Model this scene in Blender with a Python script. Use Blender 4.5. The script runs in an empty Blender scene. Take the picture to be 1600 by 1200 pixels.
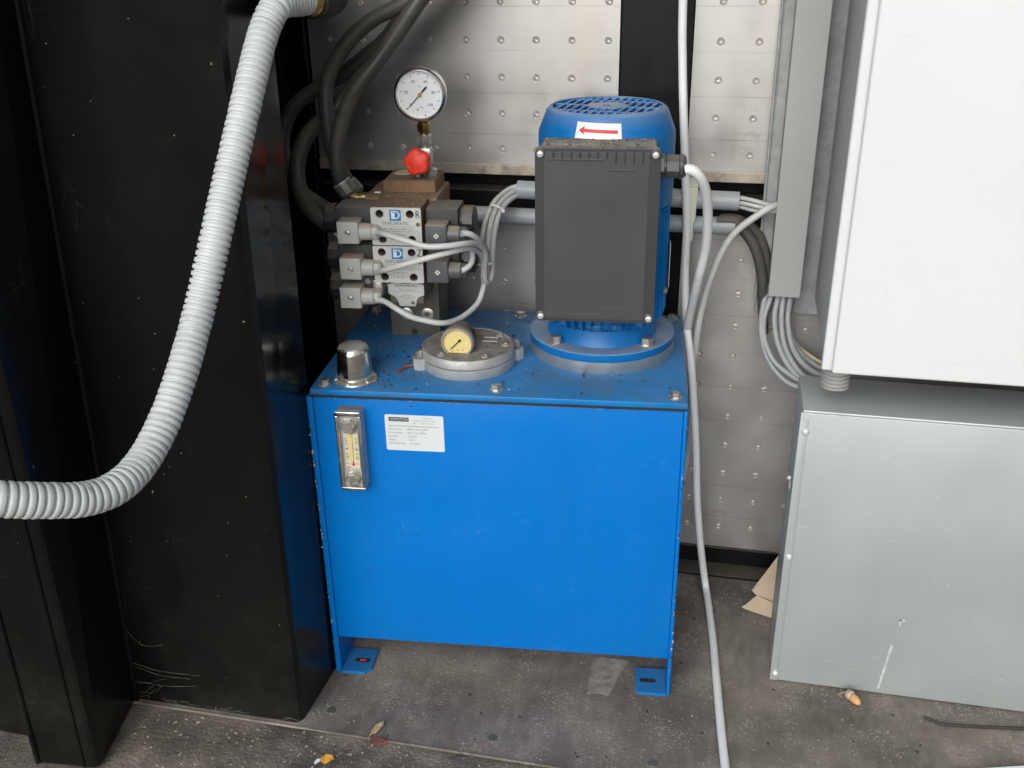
import bpy, bmesh, math, random
from mathutils import Vector, Matrix
random.seed(7)
scene = bpy.context.scene
C = scene.collection

# ---------------------------------------------------------------- camera
cam_d = bpy.data.cameras.new('camera')
cam_d.sensor_width = 36.0
cam_d.lens = 35.03
cam_d.clip_start = 0.02
cam_d.clip_end = 500.0
cam = bpy.data.objects.new('camera', cam_d)
C.objects.link(cam)
R_, U_, B_ = (0.977089, 0.212341, -0.014431), (-0.075735, 0.410262, 0.908818), (0.198899, -0.886903, 0.416944)
P_ = (0.576596, -1.418814, 0.96626)
cam.matrix_world = Matrix(((R_[0], U_[0], B_[0], P_[0]), (R_[1], U_[1], B_[1], P_[1]), (R_[2], U_[2], B_[2], P_[2]), (0, 0, 0, 1)))
scene.camera = cam

# ---------------------------------------------------------------- light
SUN_EL, SUN_AZ = math.radians(29), math.radians(188)   # azimuth measured clockwise from +Y
w = bpy.data.worlds.new('World'); scene.world = w; w.use_nodes = True
wn = w.node_tree.nodes; wl = w.node_tree.links
bg = wn['Background']
sky = wn.new('ShaderNodeTexSky'); sky.sky_type = 'NISHITA'; sky.sun_disc = False
sky.sun_elevation = SUN_EL; sky.sun_rotation = SUN_AZ
sky.air_density = 1.0; sky.dust_density = 6.0; sky.ozone_density = 1.0
hs = wn.new('ShaderNodeHueSaturation'); hs.inputs['Saturation'].default_value = 0.10   # overcast: grey cloud light
wl.new(sky.outputs[0], hs.inputs['Color']); tint = wn.new('ShaderNodeMix'); tint.data_type = 'RGBA'; tint.blend_type = 'MULTIPLY'; tint.inputs[0].default_value = 1.0
tint.inputs[7].default_value = (0.975, 1.0, 1.018, 1); wl.new(hs.outputs[0], tint.inputs[6]); wl.new(tint.outputs[2], bg.inputs['Color'])
bg.inputs['Strength'].default_value = 0.125
sd = bpy.data.lights.new('sun', 'SUN'); sd.energy = 1.35; sd.angle = math.radians(60); sd.color = (1.0, 1.0, 0.99)
sun = bpy.data.objects.new('sun', sd); C.objects.link(sun)
sdir = Vector((math.sin(SUN_AZ) * math.cos(SUN_EL), math.cos(SUN_AZ) * math.cos(SUN_EL), math.sin(SUN_EL)))
sun.rotation_euler = sdir.to_track_quat('Z', 'Y').to_euler()
sun.location = (0, -2, 3)
vs = scene.view_settings
vs.view_transform = 'Standard'; vs.look = 'None'; vs.gamma = 1.0; vs.use_curve_mapping = False
vs.exposure = -0.2

# ---------------------------------------------------------------- materials
def mat(name, col, rough=0.5, metal=0.0, var=0.12, vscale=12, dirt=None, speck=None, bump=None, dust=None, rvar=0.1, lines=None, streak=None, spec=0.5, coat=0.0, scratch=None, splash=None):
    """Procedural principled material: tone variation, dirt patches, specks, settled dust, fine relief."""
    m = bpy.data.materials.new(name); m.use_nodes = True
    n, l = m.node_tree.nodes, m.node_tree.links
    b = n['Principled BSDF']
    tc = n.new('ShaderNodeTexCoord').outputs['Object']
    def noise(scale, detail=4, rough_=0.55, vec=None):
        t = n.new('ShaderNodeTexNoise'); t.inputs['Scale'].default_value = scale
        t.inputs['Detail'].default_value = detail; t.inputs['Roughness'].default_value = rough_
        l.new(vec or tc, t.inputs['Vector']); return t.outputs['Fac']
    def ramp(fac, lo, hi, a=0.0, c=1.0):
        r = n.new('ShaderNodeMapRange'); r.inputs[1].default_value = lo; r.inputs[2].default_value = hi
        r.inputs[3].default_value = a; r.inputs[4].default_value = c; l.new(fac, r.inputs[0]); return r.outputs[0]
    def mix(fac, a, c):
        x = n.new('ShaderNodeMix'); x.data_type = 'RGBA'
        if isinstance(fac, float): x.inputs[0].default_value = fac
        else: l.new(fac, x.inputs[0])
        for s, v in ((6, a), (7, c)):
            if isinstance(v, tuple): x.inputs[s].default_value = (*v, 1)
            else: l.new(v, x.inputs[s])
        return x.outputs[2]
    def mul(a, c):
        x = n.new('ShaderNodeMath'); x.operation = 'MULTIPLY'; l.new(a, x.inputs[0])
        if isinstance(c, float): x.inputs[1].default_value = c
        else: l.new(c, x.inputs[1])
        return x.outputs[0]
    def stretch(sx, sy, sz):
        mp = n.new('ShaderNodeMapping'); mp.inputs['Scale'].default_value = (sx, sy, sz); l.new(tc, mp.inputs['Vector']); return mp.outputs[0]
    f = ramp(noise(vscale), 0.3, 0.7)
    c = mix(f, tuple(x * (1 - var) for x in col), tuple(min(1, x * (1 + var)) for x in col))
    rg = ramp(noise(vscale * 2.3), 0.3, 0.7, max(0.02, rough - rvar), min(1, rough + rvar))
    metal_out = None; heights = []
    if streak:      # (colour, scale xyz, amount)
        f = mul(ramp(noise(1.0, 5, 0.6, stretch(*streak[1])), 0.45, 0.75), streak[2]); c = mix(f, c, streak[0])
    if lines:       # (period, width, colour): plank joints along Z
        sp = n.new('ShaderNodeSeparateXYZ'); l.new(tc, sp.inputs[0])
        mo = n.new('ShaderNodeMath'); mo.operation = 'PINGPONG'; mo.inputs[1].default_value = lines[0] / 2; l.new(sp.outputs['Z'], mo.inputs[0])
        f = ramp(mo.outputs[0], lines[1] * 0.4, lines[1], 1.0, 0.0)
        fm = mul(f, ramp(noise(9, 2), 0.35, 0.6, 0.05, 0.38)); c = mix(fm, c, lines[2])
        heights.append((f, -0.4))
    masks = []
    if dirt:        # (colour, scale, lo, hi, amount)
        f = mul(ramp(noise(dirt[1], 8, 0.65), dirt[2], dirt[3]), dirt[4]); c = mix(f, c, dirt[0]); masks.append(f)
    if dust:        # (colour, amount, scale): dust lying on surfaces that face up
        g = n.new('ShaderNodeNewGeometry'); sp = n.new('ShaderNodeSeparateXYZ'); l.new(g.outputs['Normal'], sp.inputs[0])
        f = mul(ramp(sp.outputs['Z'], 0.35, 0.9), ramp(noise(dust[2], 6, 0.6), 0.3, 0.65, 0.55, 1.0)); f = mul(f, dust[1])
        c = mix(f, c, dust[0]); masks.append(f)
    if splash:      # (colour, height, amount): mud splashed up from the ground
        sp = n.new('ShaderNodeSeparateXYZ'); l.new(tc, sp.inputs[0])
        f = mul(mul(ramp(sp.outputs['Z'], 0.0, splash[1], 1.0, 0.0), ramp(noise(7, 7, 0.7), 0.38, 0.68)), splash[2]); c = mix(f, c, splash[0]); masks.append(f)
    if scratch:     # (colour, scale, amount)
        for sc in ((1, 1, 9), (9, 1, 1), (6, 6, 1)):
            nn = noise(1.0, 2, 0.5, stretch(*(k * scratch[1] for k in sc)))
            ab = n.new('ShaderNodeMath'); ab.operation = 'SUBTRACT'; l.new(nn, ab.inputs[0]); ab.inputs[1].default_value = 0.5
            a2 = n.new('ShaderNodeMath'); a2.operation = 'ABSOLUTE'; l.new(ab.outputs[0], a2.inputs[0])
            f = mul(ramp(a2.outputs[0], 0.0, 0.006, 1.0, 0.0), mul(ramp(noise(scratch[1] * 1.7, 3), 0.56, 0.68), scratch[2]))
            c = mix(f, c, scratch[0])
    if speck:       # (colour, scale, size, amount[, patch scale])
        v = n.new('ShaderNodeTexVoronoi'); v.inputs['Scale'].default_value = speck[1]; l.new(tc, v.inputs['Vector'])
        vc = n.new('ShaderNodeSeparateColor'); l.new(v.outputs['Color'], vc.inputs[0])
        sz = n.new('ShaderNodeMath'); sz.operation = 'MULTIPLY'; l.new(vc.outputs[0], sz.inputs[0]); l.new(vc.outputs[1], sz.inputs[1])
        s2 = mul(sz.outputs[0], speck[2])
        lt = n.new('ShaderNodeMath'); lt.operation = 'LESS_THAN'; l.new(v.outputs['Distance'], lt.inputs[0]); l.new(s2, lt.inputs[1])
        f = mul(lt.outputs[0], speck[3])
        if len(speck) > 4: f = mul(f, ramp(noise(speck[4], 3), 0.45, 0.6))
        c = mix(f, c, speck[0]); masks.append(f)
    l.new(c, b.inputs['Base Color'])
    for f in masks:
        x = n.new('ShaderNodeMix'); x.data_type = 'FLOAT'; l.new(f, x.inputs[0]); l.new(rg, x.inputs[2]); x.inputs[3].default_value = 0.85; rg = x.outputs[0]
    l.new(rg, b.inputs['Roughness'])
    if metal > 0:
        mo = None
        for f in masks:
            inv = n.new('ShaderNodeMath'); inv.operation = 'SUBTRACT'; inv.inputs[0].default_value = 1.0; l.new(f, inv.inputs[1])
            mo = mul(mo, inv.outputs[0]) if mo else mul(inv.outputs[0], metal)
        if mo: l.new(mo, b.inputs['Metallic'])
        else: b.inputs['Metallic'].default_value = metal
    b.inputs['Specular IOR Level'].default_value = spec
    b.inputs['Coat Weight'].default_value = coat
    if bump:        # (scale, strength, distance)
        heights.append((noise(bump[0], 6, 0.6), 1.0))
    if heights:
        h = None
        for f, k in heights:
            g = mul(f, k)
            if h:
                a = n.new('ShaderNodeMath'); a.operation = 'ADD'; l.new(h, a.inputs[0]); l.new(g, a.inputs[1]); h = a.outputs[0]
            else: h = g
        bp = n.new('ShaderNodeBump'); bp.inputs['Strength'].default_value = bump[1] if bump else 0.3
        bp.inputs['Distance'].default_value = bump[2] if bump else 0.0006
        l.new(h, bp.inputs['Height']); l.new(bp.outputs[0], b.inputs['Normal'])
    return m

M = {}
BLUE = (0.0005, 0.168, 0.55)
M['blue'] = mat('blue paint', BLUE, 0.30, var=0.04, vscale=5, rvar=0.12, streak=((0.004, 0.12, 0.38), (26, 26, 1.2), 0.16), dirt=((0.03, 0.15, 0.40), 4, 0.55, 0.85, 0.18), bump=(60, 0.05, 0.0006), speck=((0.02, 0.03, 0.05), 60, 0.11, 0.8, 5), spec=0.28, scratch=((0.15, 0.35, 0.62), 6, 0.16))
M['blue_lid'] = mat('dusty blue paint', (0.002, 0.19, 0.52), 0.36, var=0.12, vscale=14, dirt=((0.10, 0.115, 0.11), 11, 0.48, 0.70, 0.65), speck=((0.02, 0.02, 0.02), 110, 0.18, 0.85, 14), dust=((0.10, 0.16, 0.18), 0.30, 18), bump=(300, 0.08, 0.0004))
M['blue_motor'] = mat('motor blue paint', (0.001, 0.138, 0.40), 0.38, var=0.06, vscale=9, dust=((0.36, 0.385, 0.40), 0.72, 25), bump=(260, 0.08, 0.0005), dirt=((0.2, 0.25, 0.3), 22, 0.6, 0.75, 0.25))
M['blue_dark'] = mat('dark blue shade and mark', (0.006, 0.07, 0.24), 0.5, var=0.1, dust=((0.2, 0.22, 0.24), 0.25, 30))  # darker blue for the shade under the grille and the hub mark
M['black'] = mat('glossy black paint', (0.006, 0.006, 0.0055), 0.19, var=0.25, vscale=3, rvar=0.09, speck=((0.20, 0.19, 0.17), 90, 0.07, 0.8, 6), dirt=((0.035, 0.032, 0.026), 3.0, 0.55, 0.85, 0.22), bump=(5, 0.25, 0.006), scratch=((0.16, 0.15, 0.14), 5, 0.10), spec=0.20, splash=((0.060, 0.052, 0.042), 0.30, 0.25))
M['black_wall'] = mat('black steel', (0.007, 0.007, 0.007), 0.40, var=0.2, spec=0.2, dust=((0.2, 0.17, 0.13), 0.5, 15), speck=((0.3, 0.3, 0.27), 80, 0.08, 0.6))
M['alu'] = mat('aluminium sheet', (0.555, 0.532, 0.505), 0.42, metal=0.72, var=0.07, vscale=6, rvar=0.13, lines=(0.0577, 0.0012, (0.22, 0.21, 0.19)), streak=((0.54, 0.48, 0.41), (9, 9, 1.6), 0.5), dirt=((0.32, 0.30, 0.27), 9, 0.54, 0.8, 0.35), scratch=((0.25, 0.24, 0.22), 5, 0.40), bump=(30, 0.04, 0.0006))
M['alu_lip'] = mat('dirty aluminium edge', (0.42, 0.36, 0.29), 0.6, metal=0.3, var=0.25, vscale=30, dirt=((0.10, 0.08, 0.06), 50, 0.5, 0.7, 0.7))
M['floor'] = mat('worn floor board', (0.205, 0.176, 0.147), 0.82, var=0.38, vscale=8, streak=((0.29, 0.255, 0.215), (90, 22, 22), 0.75), dirt=((0.085, 0.072, 0.062), 5, 0.42, 0.66, 0.8), speck=((0.44, 0.40, 0.35), 420, 0.85, 0.6, 16), bump=(240, 0.8, 0.0016))
M['ground'] = mat('gritty ground', (0.22, 0.185, 0.150), 0.9, var=0.5, vscale=14, dirt=((0.05, 0.048, 0.045), 8, 0.42, 0.62, 0.8), speck=((0.42, 0.37, 0.31), 330, 0.6, 0.6, 40), bump=(190, 1.0, 0.003))
M['patch'] = mat('pale worn patch', (0.33, 0.305, 0.27), 0.85, var=0.3, vscale=60, dirt=((0.11, 0.10, 0.09), 40, 0.4, 0.7, 0.8), bump=(200, 0.4, 0.001))
M['white_cab'] = mat('white powder coat', (0.74, 0.755, 0.74), 0.42, var=0.02, vscale=3, rvar=0.1, dirt=((0.60, 0.605, 0.585), 7, 0.55, 0.85, 0.3), scratch=((0.55, 0.56, 0.55), 5, 0.25), bump=(420, 0.10, 0.0003), speck=((0.5, 0.5, 0.48), 26, 0.035, 0.6))
M['cab_shade_grey'] = mat('cabinet shade and roof grey', (0.47, 0.475, 0.47), 0.45, var=0.04, vscale=6, bump=(300, 0.08, 0.0003))  # grey puts shade into the white cabinet's side, also colours the roof
M['galv'] = mat('galvanised sheet', (0.455, 0.490, 0.475), 0.42, metal=0.35, var=0.05, vscale=4, rvar=0.08, speck=((0.62, 0.64, 0.63), 34, 0.06, 0.7), dirt=((0.30, 0.31, 0.30), 30, 0.6, 0.75, 0.4), scratch=((0.58, 0.60, 0.60), 7, 0.28), streak=((0.40, 0.43, 0.42), (14, 14, 2), 0.4), bump=(4, 0.12, 0.003))
M['galv_dull'] = mat('dull galvanised steel', (0.36, 0.37, 0.355), 0.6, metal=0.25, var=0.15, vscale=40, dirt=((0.2, 0.2, 0.19), 60, 0.5, 0.7, 0.4))
M['duct'] = mat('grey plastic duct', (0.37, 0.367, 0.342), 0.5, var=0.04, vscale=8, speck=((0.15, 0.14, 0.12), 40, 0.05, 0.8))
M['pvc'] = mat('grey conduit plastic', (0.34, 0.36, 0.37), 0.42, var=0.08, vscale=25, dust=((0.45, 0.44, 0.42), 0.4, 30), speck=((0.1, 0.1, 0.1), 90, 0.08, 0.7))
M['corr'] = mat('pale corrugated plastic', (0.56, 0.585, 0.575), 0.42, var=0.06, vscale=12, dirt=((0.34, 0.33, 0.29), 22, 0.52, 0.8, 0.5), speck=((0.2, 0.18, 0.15), 90, 0.07, 0.7))
M['cable'] = mat('grey cable sheath', (0.54, 0.545, 0.52), 0.42, var=0.06, vscale=30, dirt=((0.3, 0.28, 0.25), 45, 0.58, 0.8, 0.45), speck=((0.15, 0.13, 0.1), 120, 0.07, 0.7))
M['cable_dark'] = mat('mid grey cable sheath', (0.34, 0.35, 0.34), 0.42, var=0.06, vscale=30, dirt=((0.2, 0.2, 0.18), 45, 0.58, 0.8, 0.4))
M['cable_beige'] = mat('beige wire', (0.62, 0.50, 0.34), 0.5)
M['cable_white'] = mat('white cable sheath', (0.80, 0.80, 0.775), 0.38, var=0.05, vscale=20, dirt=((0.42, 0.39, 0.33), 40, 0.55, 0.8, 0.4), speck=((0.15, 0.13, 0.1), 120, 0.07, 0.7))
M['rubber'] = mat('dusty black rubber', (0.055, 0.053, 0.048), 0.42, var=0.2, vscale=25, dirt=((0.13, 0.116, 0.09), 12, 0.40, 0.75, 0.7), dust=((0.20, 0.175, 0.13), 0.45, 30), bump=(400, 0.12, 0.0004))
M['plastic_dark'] = mat('dark grey plastic', (0.034, 0.034, 0.036), 0.5, var=0.05, vscale=8, bump=(700, 0.12, 0.0002), dust=((0.30, 0.28, 0.25), 0.95, 60), speck=((0.3, 0.3, 0.28), 40, 0.05, 0.7))
M['plastic_cover'] = mat('grey plastic cover', (0.058, 0.059, 0.061), 0.42, var=0.03, vscale=6, bump=(700, 0.14, 0.0002), dust=((0.32, 0.30, 0.27), 0.9, 60), speck=((0.35, 0.35, 0.33), 36, 0.05, 0.7))
M['plastic_black'] = mat('black plastic', (0.022, 0.022, 0.023), 0.42, var=0.1, dust=((0.20, 0.17, 0.13), 0.75, 40), bump=(300, 0.1, 0.0003))
M['coil'] = mat('dusty black coil', (0.040, 0.039, 0.038), 0.55, var=0.15, dust=((0.20, 0.175, 0.145), 0.95, 45), bump=(200, 0.15, 0.0005))
M['conn_light'] = mat('light grey connector plastic', (0.47, 0.47, 0.435), 0.45, var=0.06, vscale=30, dust=((0.36, 0.29, 0.22), 0.85, 60), dirt=((0.3, 0.27, 0.22), 70, 0.6, 0.8, 0.4))
M['conn_dark'] = mat('dark grey connector plastic', (0.085, 0.087, 0.088), 0.42, var=0.06, dust=((0.34, 0.28, 0.20), 0.9, 60))
M['gland_dark'] = mat('dark gland plastic', (0.06, 0.06, 0.062), 0.35, var=0.08, dust=((0.22, 0.2, 0.18), 0.5, 50))
M['steel'] = mat('zinc plated steel', (0.60, 0.58, 0.52), 0.36, metal=0.9, var=0.15, vscale=120, dirt=((0.30, 0.26, 0.18), 90, 0.5, 0.75, 0.55))
M['steel_bright'] = mat('bright screw head', (0.82, 0.82, 0.80), 0.35, metal=0.5, var=0.05)
M['chrome'] = mat('polished steel', (0.78, 0.755, 0.70), 0.16, metal=1.0, var=0.05, vscale=30, dirt=((0.32, 0.28, 0.22), 60, 0.58, 0.8, 0.45), dust=((0.30, 0.27, 0.22), 0.4, 50))
M['gauge_rim'] = mat('stainless rim', (0.80, 0.79, 0.76), 0.22, metal=1.0, var=0.04)
M['cast'] = mat('cast aluminium', (0.50, 0.495, 0.475), 0.55, metal=0.55, var=0.12, vscale=60, bump=(420, 0.35, 0.0006), dust=((0.165, 0.138, 0.108), 0.98, 70), dirt=((0.28, 0.26, 0.22), 50, 0.55, 0.75, 0.5))
M['machined'] = mat('machined steel ring', (0.56, 0.555, 0.54), 0.38, metal=0.8, var=0.08, vscale=30, streak=((0.3, 0.28, 0.24), (40, 40, 4), 0.35), dirt=((0.16, 0.13, 0.10), 70, 0.58, 0.75, 0.7))
M['rust'] = mat('rusty steel block', (0.19, 0.115, 0.068), 0.75, metal=0.15, var=0.3, vscale=40, dirt=((0.27, 0.13, 0.055), 30, 0.42, 0.65, 0.75), dust=((0.20, 0.145, 0.10), 0.9, 40), bump=(250, 0.4, 0.0008), speck=((0.06, 0.04, 0.03), 150, 0.2, 0.8, 30))
M['manifold'] = mat('oily grey steel block', (0.155, 0.145, 0.12), 0.48, metal=0.5, var=0.15, vscale=25, dirt=((0.16, 0.11, 0.05), 35, 0.5, 0.72, 0.6), bump=(160, 0.1, 0.0005))
M['brass'] = mat('tarnished brass', (0.50, 0.34, 0.12), 0.32, metal=1.0, var=0.15, vscale=80, dirt=((0.16, 0.09, 0.03), 70, 0.5, 0.75, 0.6))
M['ferrule'] = mat('dull zinc ferrule', (0.20, 0.20, 0.175), 0.5, metal=0.6, var=0.2, vscale=60)
M['plate'] = mat('aluminium name plate', (0.585, 0.58, 0.545), 0.42, metal=0.15, var=0.05, vscale=40, dirt=((0.42, 0.36, 0.27), 60, 0.6, 0.8, 0.5))
M['ink'] = mat('black print', (0.02, 0.02, 0.022), 0.6, var=0.1)
M['ink_grey'] = mat('grey print', (0.20, 0.20, 0.20), 0.6, var=0.1)
M['logo_blue'] = mat('logo blue', (0.012, 0.19, 0.42), 0.45, var=0.05)
M['logo_teal'] = mat('logo teal', (0.02, 0.19, 0.17), 0.45, var=0.05)
M['paper_white'] = mat('white sticker', (0.70, 0.72, 0.73), 0.45, var=0.02)
M['dial'] = mat('white dial', (0.74, 0.745, 0.74), 0.4, var=0.02)
M['dial_yellow'] = mat('yellowed dial', (0.74, 0.60, 0.24), 0.4, var=0.08, vscale=60)
M['red'] = mat('red plastic', (0.80, 0.050, 0.022), 0.42, var=0.04)
M['red_ink'] = mat('red print', (0.62, 0.02, 0.02), 0.5, var=0.05)
M['label_cream'] = mat('cream scale label', (0.66, 0.60, 0.42), 0.45, var=0.08, vscale=60)
M['ivory'] = mat('ivory plastic clip', (0.66, 0.64, 0.53), 0.45, var=0.05)
M['cardboard'] = mat('pale torn cardboard', (0.56, 0.43, 0.30), 0.8, var=0.15, vscale=25, dirt=((0.30, 0.20, 0.12), 28, 0.55, 0.75, 0.5))
M['tan'] = mat('dry tan leaf', (0.52, 0.36, 0.20), 0.7, var=0.3, vscale=120)
M['leaf_red'] = mat('dry red brown leaf', (0.20, 0.07, 0.045), 0.7, var=0.3, vscale=120)
M['yellow'] = mat('yellow petal', (0.72, 0.38, 0.04), 0.6, var=0.25, vscale=150)
M['acorn'] = mat('tan acorn shell', (0.62, 0.33, 0.13), 0.45, var=0.15, vscale=100)
M['debris_dark'] = mat('dark debris', (0.028, 0.022, 0.018), 0.8, var=0.3)
M['debris_pale'] = mat('pale debris', (0.45, 0.38, 0.29), 0.8, var=0.35, vscale=200)
M['debris_streak'] = mat('pale paint smear', (0.46, 0.48, 0.48), 0.7, var=0.2, vscale=90)
M['grille'] = mat('dusty blue grille', (0.004, 0.14, 0.42), 0.5, var=0.1, dust=((0.44, 0.47, 0.49), 0.95, 30))
M['fluff'] = mat('grey fluff', (0.30, 0.285, 0.25), 0.9, var=0.3, vscale=200)
M['crumb_brown'] = mat('brown crumbs', (0.115, 0.092, 0.070), 0.9, var=0.45, vscale=250)
M['web'] = mat('cobweb', (0.30, 0.285, 0.25), 0.9, var=0.2)
M['gasket'] = mat('black gasket', (0.02, 0.02, 0.02), 0.7, var=0.2, speck=((0.3, 0.26, 0.2), 150, 0.2, 0.7))
M['wood_stick'] = mat('dark wire', (0.035, 0.03, 0.026), 0.6)
mg = bpy.data.materials.new('clear glass'); mg.use_nodes = True
_b = mg.node_tree.nodes['Principled BSDF']; _b.inputs['Base Color'].default_value = (1, 1, 1, 1); _b.inputs['Roughness'].default_value = 0.05
_b.inputs['Transmission Weight'].default_value = 1.0; _b.inputs['IOR'].default_value = 1.1
M['glass'] = mg

# ---------------------------------------------------------------- mesh helpers
def obj(name, bm, m, parent=None, smooth=None, label=None):
    me = bpy.data.meshes.new(name)
    bmesh.ops.recalc_face_normals(bm, faces=bm.faces[:])
    bm.to_mesh(me); bm.free()
    me.materials.append(M[m])
    if smooth is not None:
        me.shade_smooth(); me.set_sharp_from_angle(angle=math.radians(smooth))
    o = bpy.data.objects.new(name, me); C.objects.link(o)
    if parent: o.parent = parent
    if label: o['label'] = label
    return o
def tag(o, label, cat, group=None):
    o['label'] = label; o['category'] = cat
    if group: o['group'] = group
    return o
def empty(name, loc=(0, 0, 0), rz=0.0):
    o = bpy.data.objects.new(name, None); C.objects.link(o); o.location = loc; o.rotation_euler = (0, 0, rz); o.empty_display_size = 0.05
    return o
def kind(o, k): o['kind'] = k; return o
def B(): return bmesh.new()
def box(bm, x0, x1, y0, y1, z0, z1, bev=0.0, seg=2):
    r = bmesh.ops.create_cube(bm, size=1.0, matrix=Matrix.Translation(((x0 + x1) / 2, (y0 + y1) / 2, (z0 + z1) / 2)) @ Matrix.Diagonal((abs(x1 - x0), abs(y1 - y0), abs(z1 - z0), 1)))
    if bev:
        es = list({e for v in r['verts'] for e in v.link_edges})
        bmesh.ops.bevel(bm, geom=es, offset=bev, segments=seg, profile=0.5, affect='EDGES')
    return bm
def frame_of(d):
    d = Vector(d).normalized(); a = Vector((0, 0, 1)) if abs(d.z) < 0.9 else Vector((1, 0, 0))
    u = d.cross(a).normalized(); return d, u, d.cross(u).normalized()
def lathe(bm, prof, o=(0, 0, 0), axis=(0, 0, 1), n=32, rad=None, phase=0.0):
    """prof: (radius, height along axis). rad(k, r) can reshape the outline."""
    d, u, v = frame_of(axis); o = Vector(o); rings = []
    for r, h in prof:
        if r <= 1e-7: rings.append([bm.verts.new(o + d * h)])
        else:
            rings.append([bm.verts.new(o + d * h + (u * math.cos(t) + v * math.sin(t)) * (rad(t, r) if rad else r)) for t in (2 * math.pi * k / n + phase for k in range(n))])
    for a, b in zip(rings, rings[1:]):
        for k in range(n):
            k2 = (k + 1) % n
            if len(a) == 1 and len(b) == 1: continue
            if len(a) == 1: bm.faces.new((a[0], b[k], b[k2]))
            elif len(b) == 1: bm.faces.new((a[k], b[0], a[k2]))
            else: bm.faces.new((a[k], b[k], b[k2], a[k2]))
    return bm
def cyl(bm, p0, p1, r, r1=None, n=24, bev=0.0, phase=0.0):
    p0, p1 = Vector(p0), Vector(p1); L = (p1 - p0).length; r1 = r if r1 is None else r1
    if bev: pr = [(0, 0), (r - bev, 0), (r, bev), (r1, L - bev), (r1 - bev, L), (0, L)]
    else: pr = [(0, 0), (r, 0), (r1, L), (0, L)]
    return lathe(bm, pr, p0, p1 - p0, n, phase=phase)
def spline(pts, step=0.006):
    pts = [Vector(p) for p in pts]; out = []
    q = [pts[0] * 2 - pts[1]] + pts + [pts[-1] * 2 - pts[-2]]
    for i in range(1, len(q) - 2):
        p0, p1, p2, p3 = q[i - 1:i + 3]
        n = max(2, int((p2 - p1).length / step))
        for k in range(n):
            t = k / n
            out.append(0.5 * (2 * p1 + (p2 - p0) * t + (2 * p0 - 5 * p1 + 4 * p2 - p3) * t * t + (3 * p1 - p0 - 3 * p2 + p3) * t ** 3))
    out.append(pts[-1]); return out
def sweep(bm, pts, radii, n=12, caps=True):
    rings = []; up = None
    for i, p in enumerate(pts):
        t = (pts[min(i + 1, len(pts) - 1)] - pts[max(i - 1, 0)]).normalized()
        if up is None: up = frame_of(t)[1]
        up = (up - t * up.dot(t)).normalized(); v = t.cross(up); r = radii[i]
        rings.append([bm.verts.new(p + (up * math.cos(a) + v * math.sin(a)) * r) for a in (2 * math.pi * k / n for k in range(n))])
    for a, b in zip(rings, rings[1:]):
        for k in range(n): bm.faces.new((a[k], a[(k + 1) % n], b[(k + 1) % n], b[k]))
    if caps: bm.faces.new(rings[0][::-1]); bm.faces.new(rings[-1])
    return bm
def tube(bm, pts, r, n=12, step=0.006):
    if len(pts) > 4: pts = [Vector(p) + (Vector((random.uniform(-1, 1), random.uniform(-1, 1), random.uniform(-1, 1))) * 0.0009 if 1 < i < len(pts) - 2 else Vector()) for i, p in enumerate(pts)]
    s = spline(pts, step); return sweep(bm, s, [r] * len(s), n)
def plate(bm, outline, holes, y0, y1):
    """Plate in the XZ plane from y0 (front) to y1 with round through holes (x, z, r)."""
    es = []
    def loop(pts):
        vs = [bm.verts.new((x, y0, z)) for x, z in pts]
        es.extend(bm.edges.new((a, b)) for a, b in zip(vs, vs[1:] + vs[:1]))
    loop(outline)
    for x, z, r in holes: loop([(x + r * math.cos(2 * math.pi * k / 18), z + r * math.sin(2 * math.pi * k / 18)) for k in range(18)])
    g = bmesh.ops.triangle_fill(bm, edges=es, use_beauty=True)
    fs = [f for f in g['geom'] if isinstance(f, bmesh.types.BMFace)]
    ex = bmesh.ops.extrude_face_region(bm, geom=fs)
    bmesh.ops.translate(bm, verts=[v for v in ex['geom'] if isinstance(v, bmesh.types.BMVert)], vec=(0, y1 - y0, 0))
    return bm
def rrect(x0, x1, z0, z1, r, n=4):
    out = []
    for cx, cz, a0 in ((x1 - r, z1 - r, 0), (x0 + r, z1 - r, 90), (x0 + r, z0 + r, 180), (x1 - r, z0 + r, 270)):
        out += [(cx + r * math.cos(math.radians(a0 + 90 * k / n)), cz + r * math.sin(math.radians(a0 + 90 * k / n))) for k in range(n + 1)]
    return out
def prism(bm, outline, y0, y1): return plate(bm, outline, [], y0, y1)
def poly_prism(bm, bot, top):
    b = [bm.verts.new(p) for p in bot]; t = [bm.verts.new(p) for p in top]; n = len(b)
    for k in range(n): bm.faces.new((b[k], b[(k + 1) % n], t[(k + 1) % n], t[k]))
    bm.faces.new(b[::-1]); bm.faces.new(t); return bm
def text(name, s, size, x, y, z, m, parent, align='CENTER', tilt=0.0, xs=1.0):
    """Flat lettering in the XZ plane facing -Y, centred vertically on z."""
    cu = bpy.data.curves.new(name, 'FONT'); cu.body = s; cu.size = size; cu.align_x = align; cu.align_y = 'CENTER'; cu.resolution_u = 3
    t = bpy.data.objects.new(name, cu); C.objects.link(t)
    me = bpy.data.meshes.new_from_object(t.evaluated_get(bpy.context.evaluated_depsgraph_get()))
    bpy.data.objects.remove(t); bpy.data.curves.remove(cu)
    ct, st = math.cos(tilt), math.sin(tilt)
    for v in me.vertices:
        a, b = v.co.x * xs, v.co.y; v.co = (x + a * ct - b * st, y, z + a * st + b * ct)
    me.materials.clear(); me.materials.append(M[m]); me.name = name
    o = bpy.data.objects.new(name, me); C.objects.link(o); o.parent = parent
    return o
def quad_xz(bm, x0, x1, z0, z1, y): 
    bm.faces.new([bm.verts.new(p) for p in ((x0, y, z0), (x1, y, z0), (x1, y, z1), (x0, y, z1))]); return bm
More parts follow.
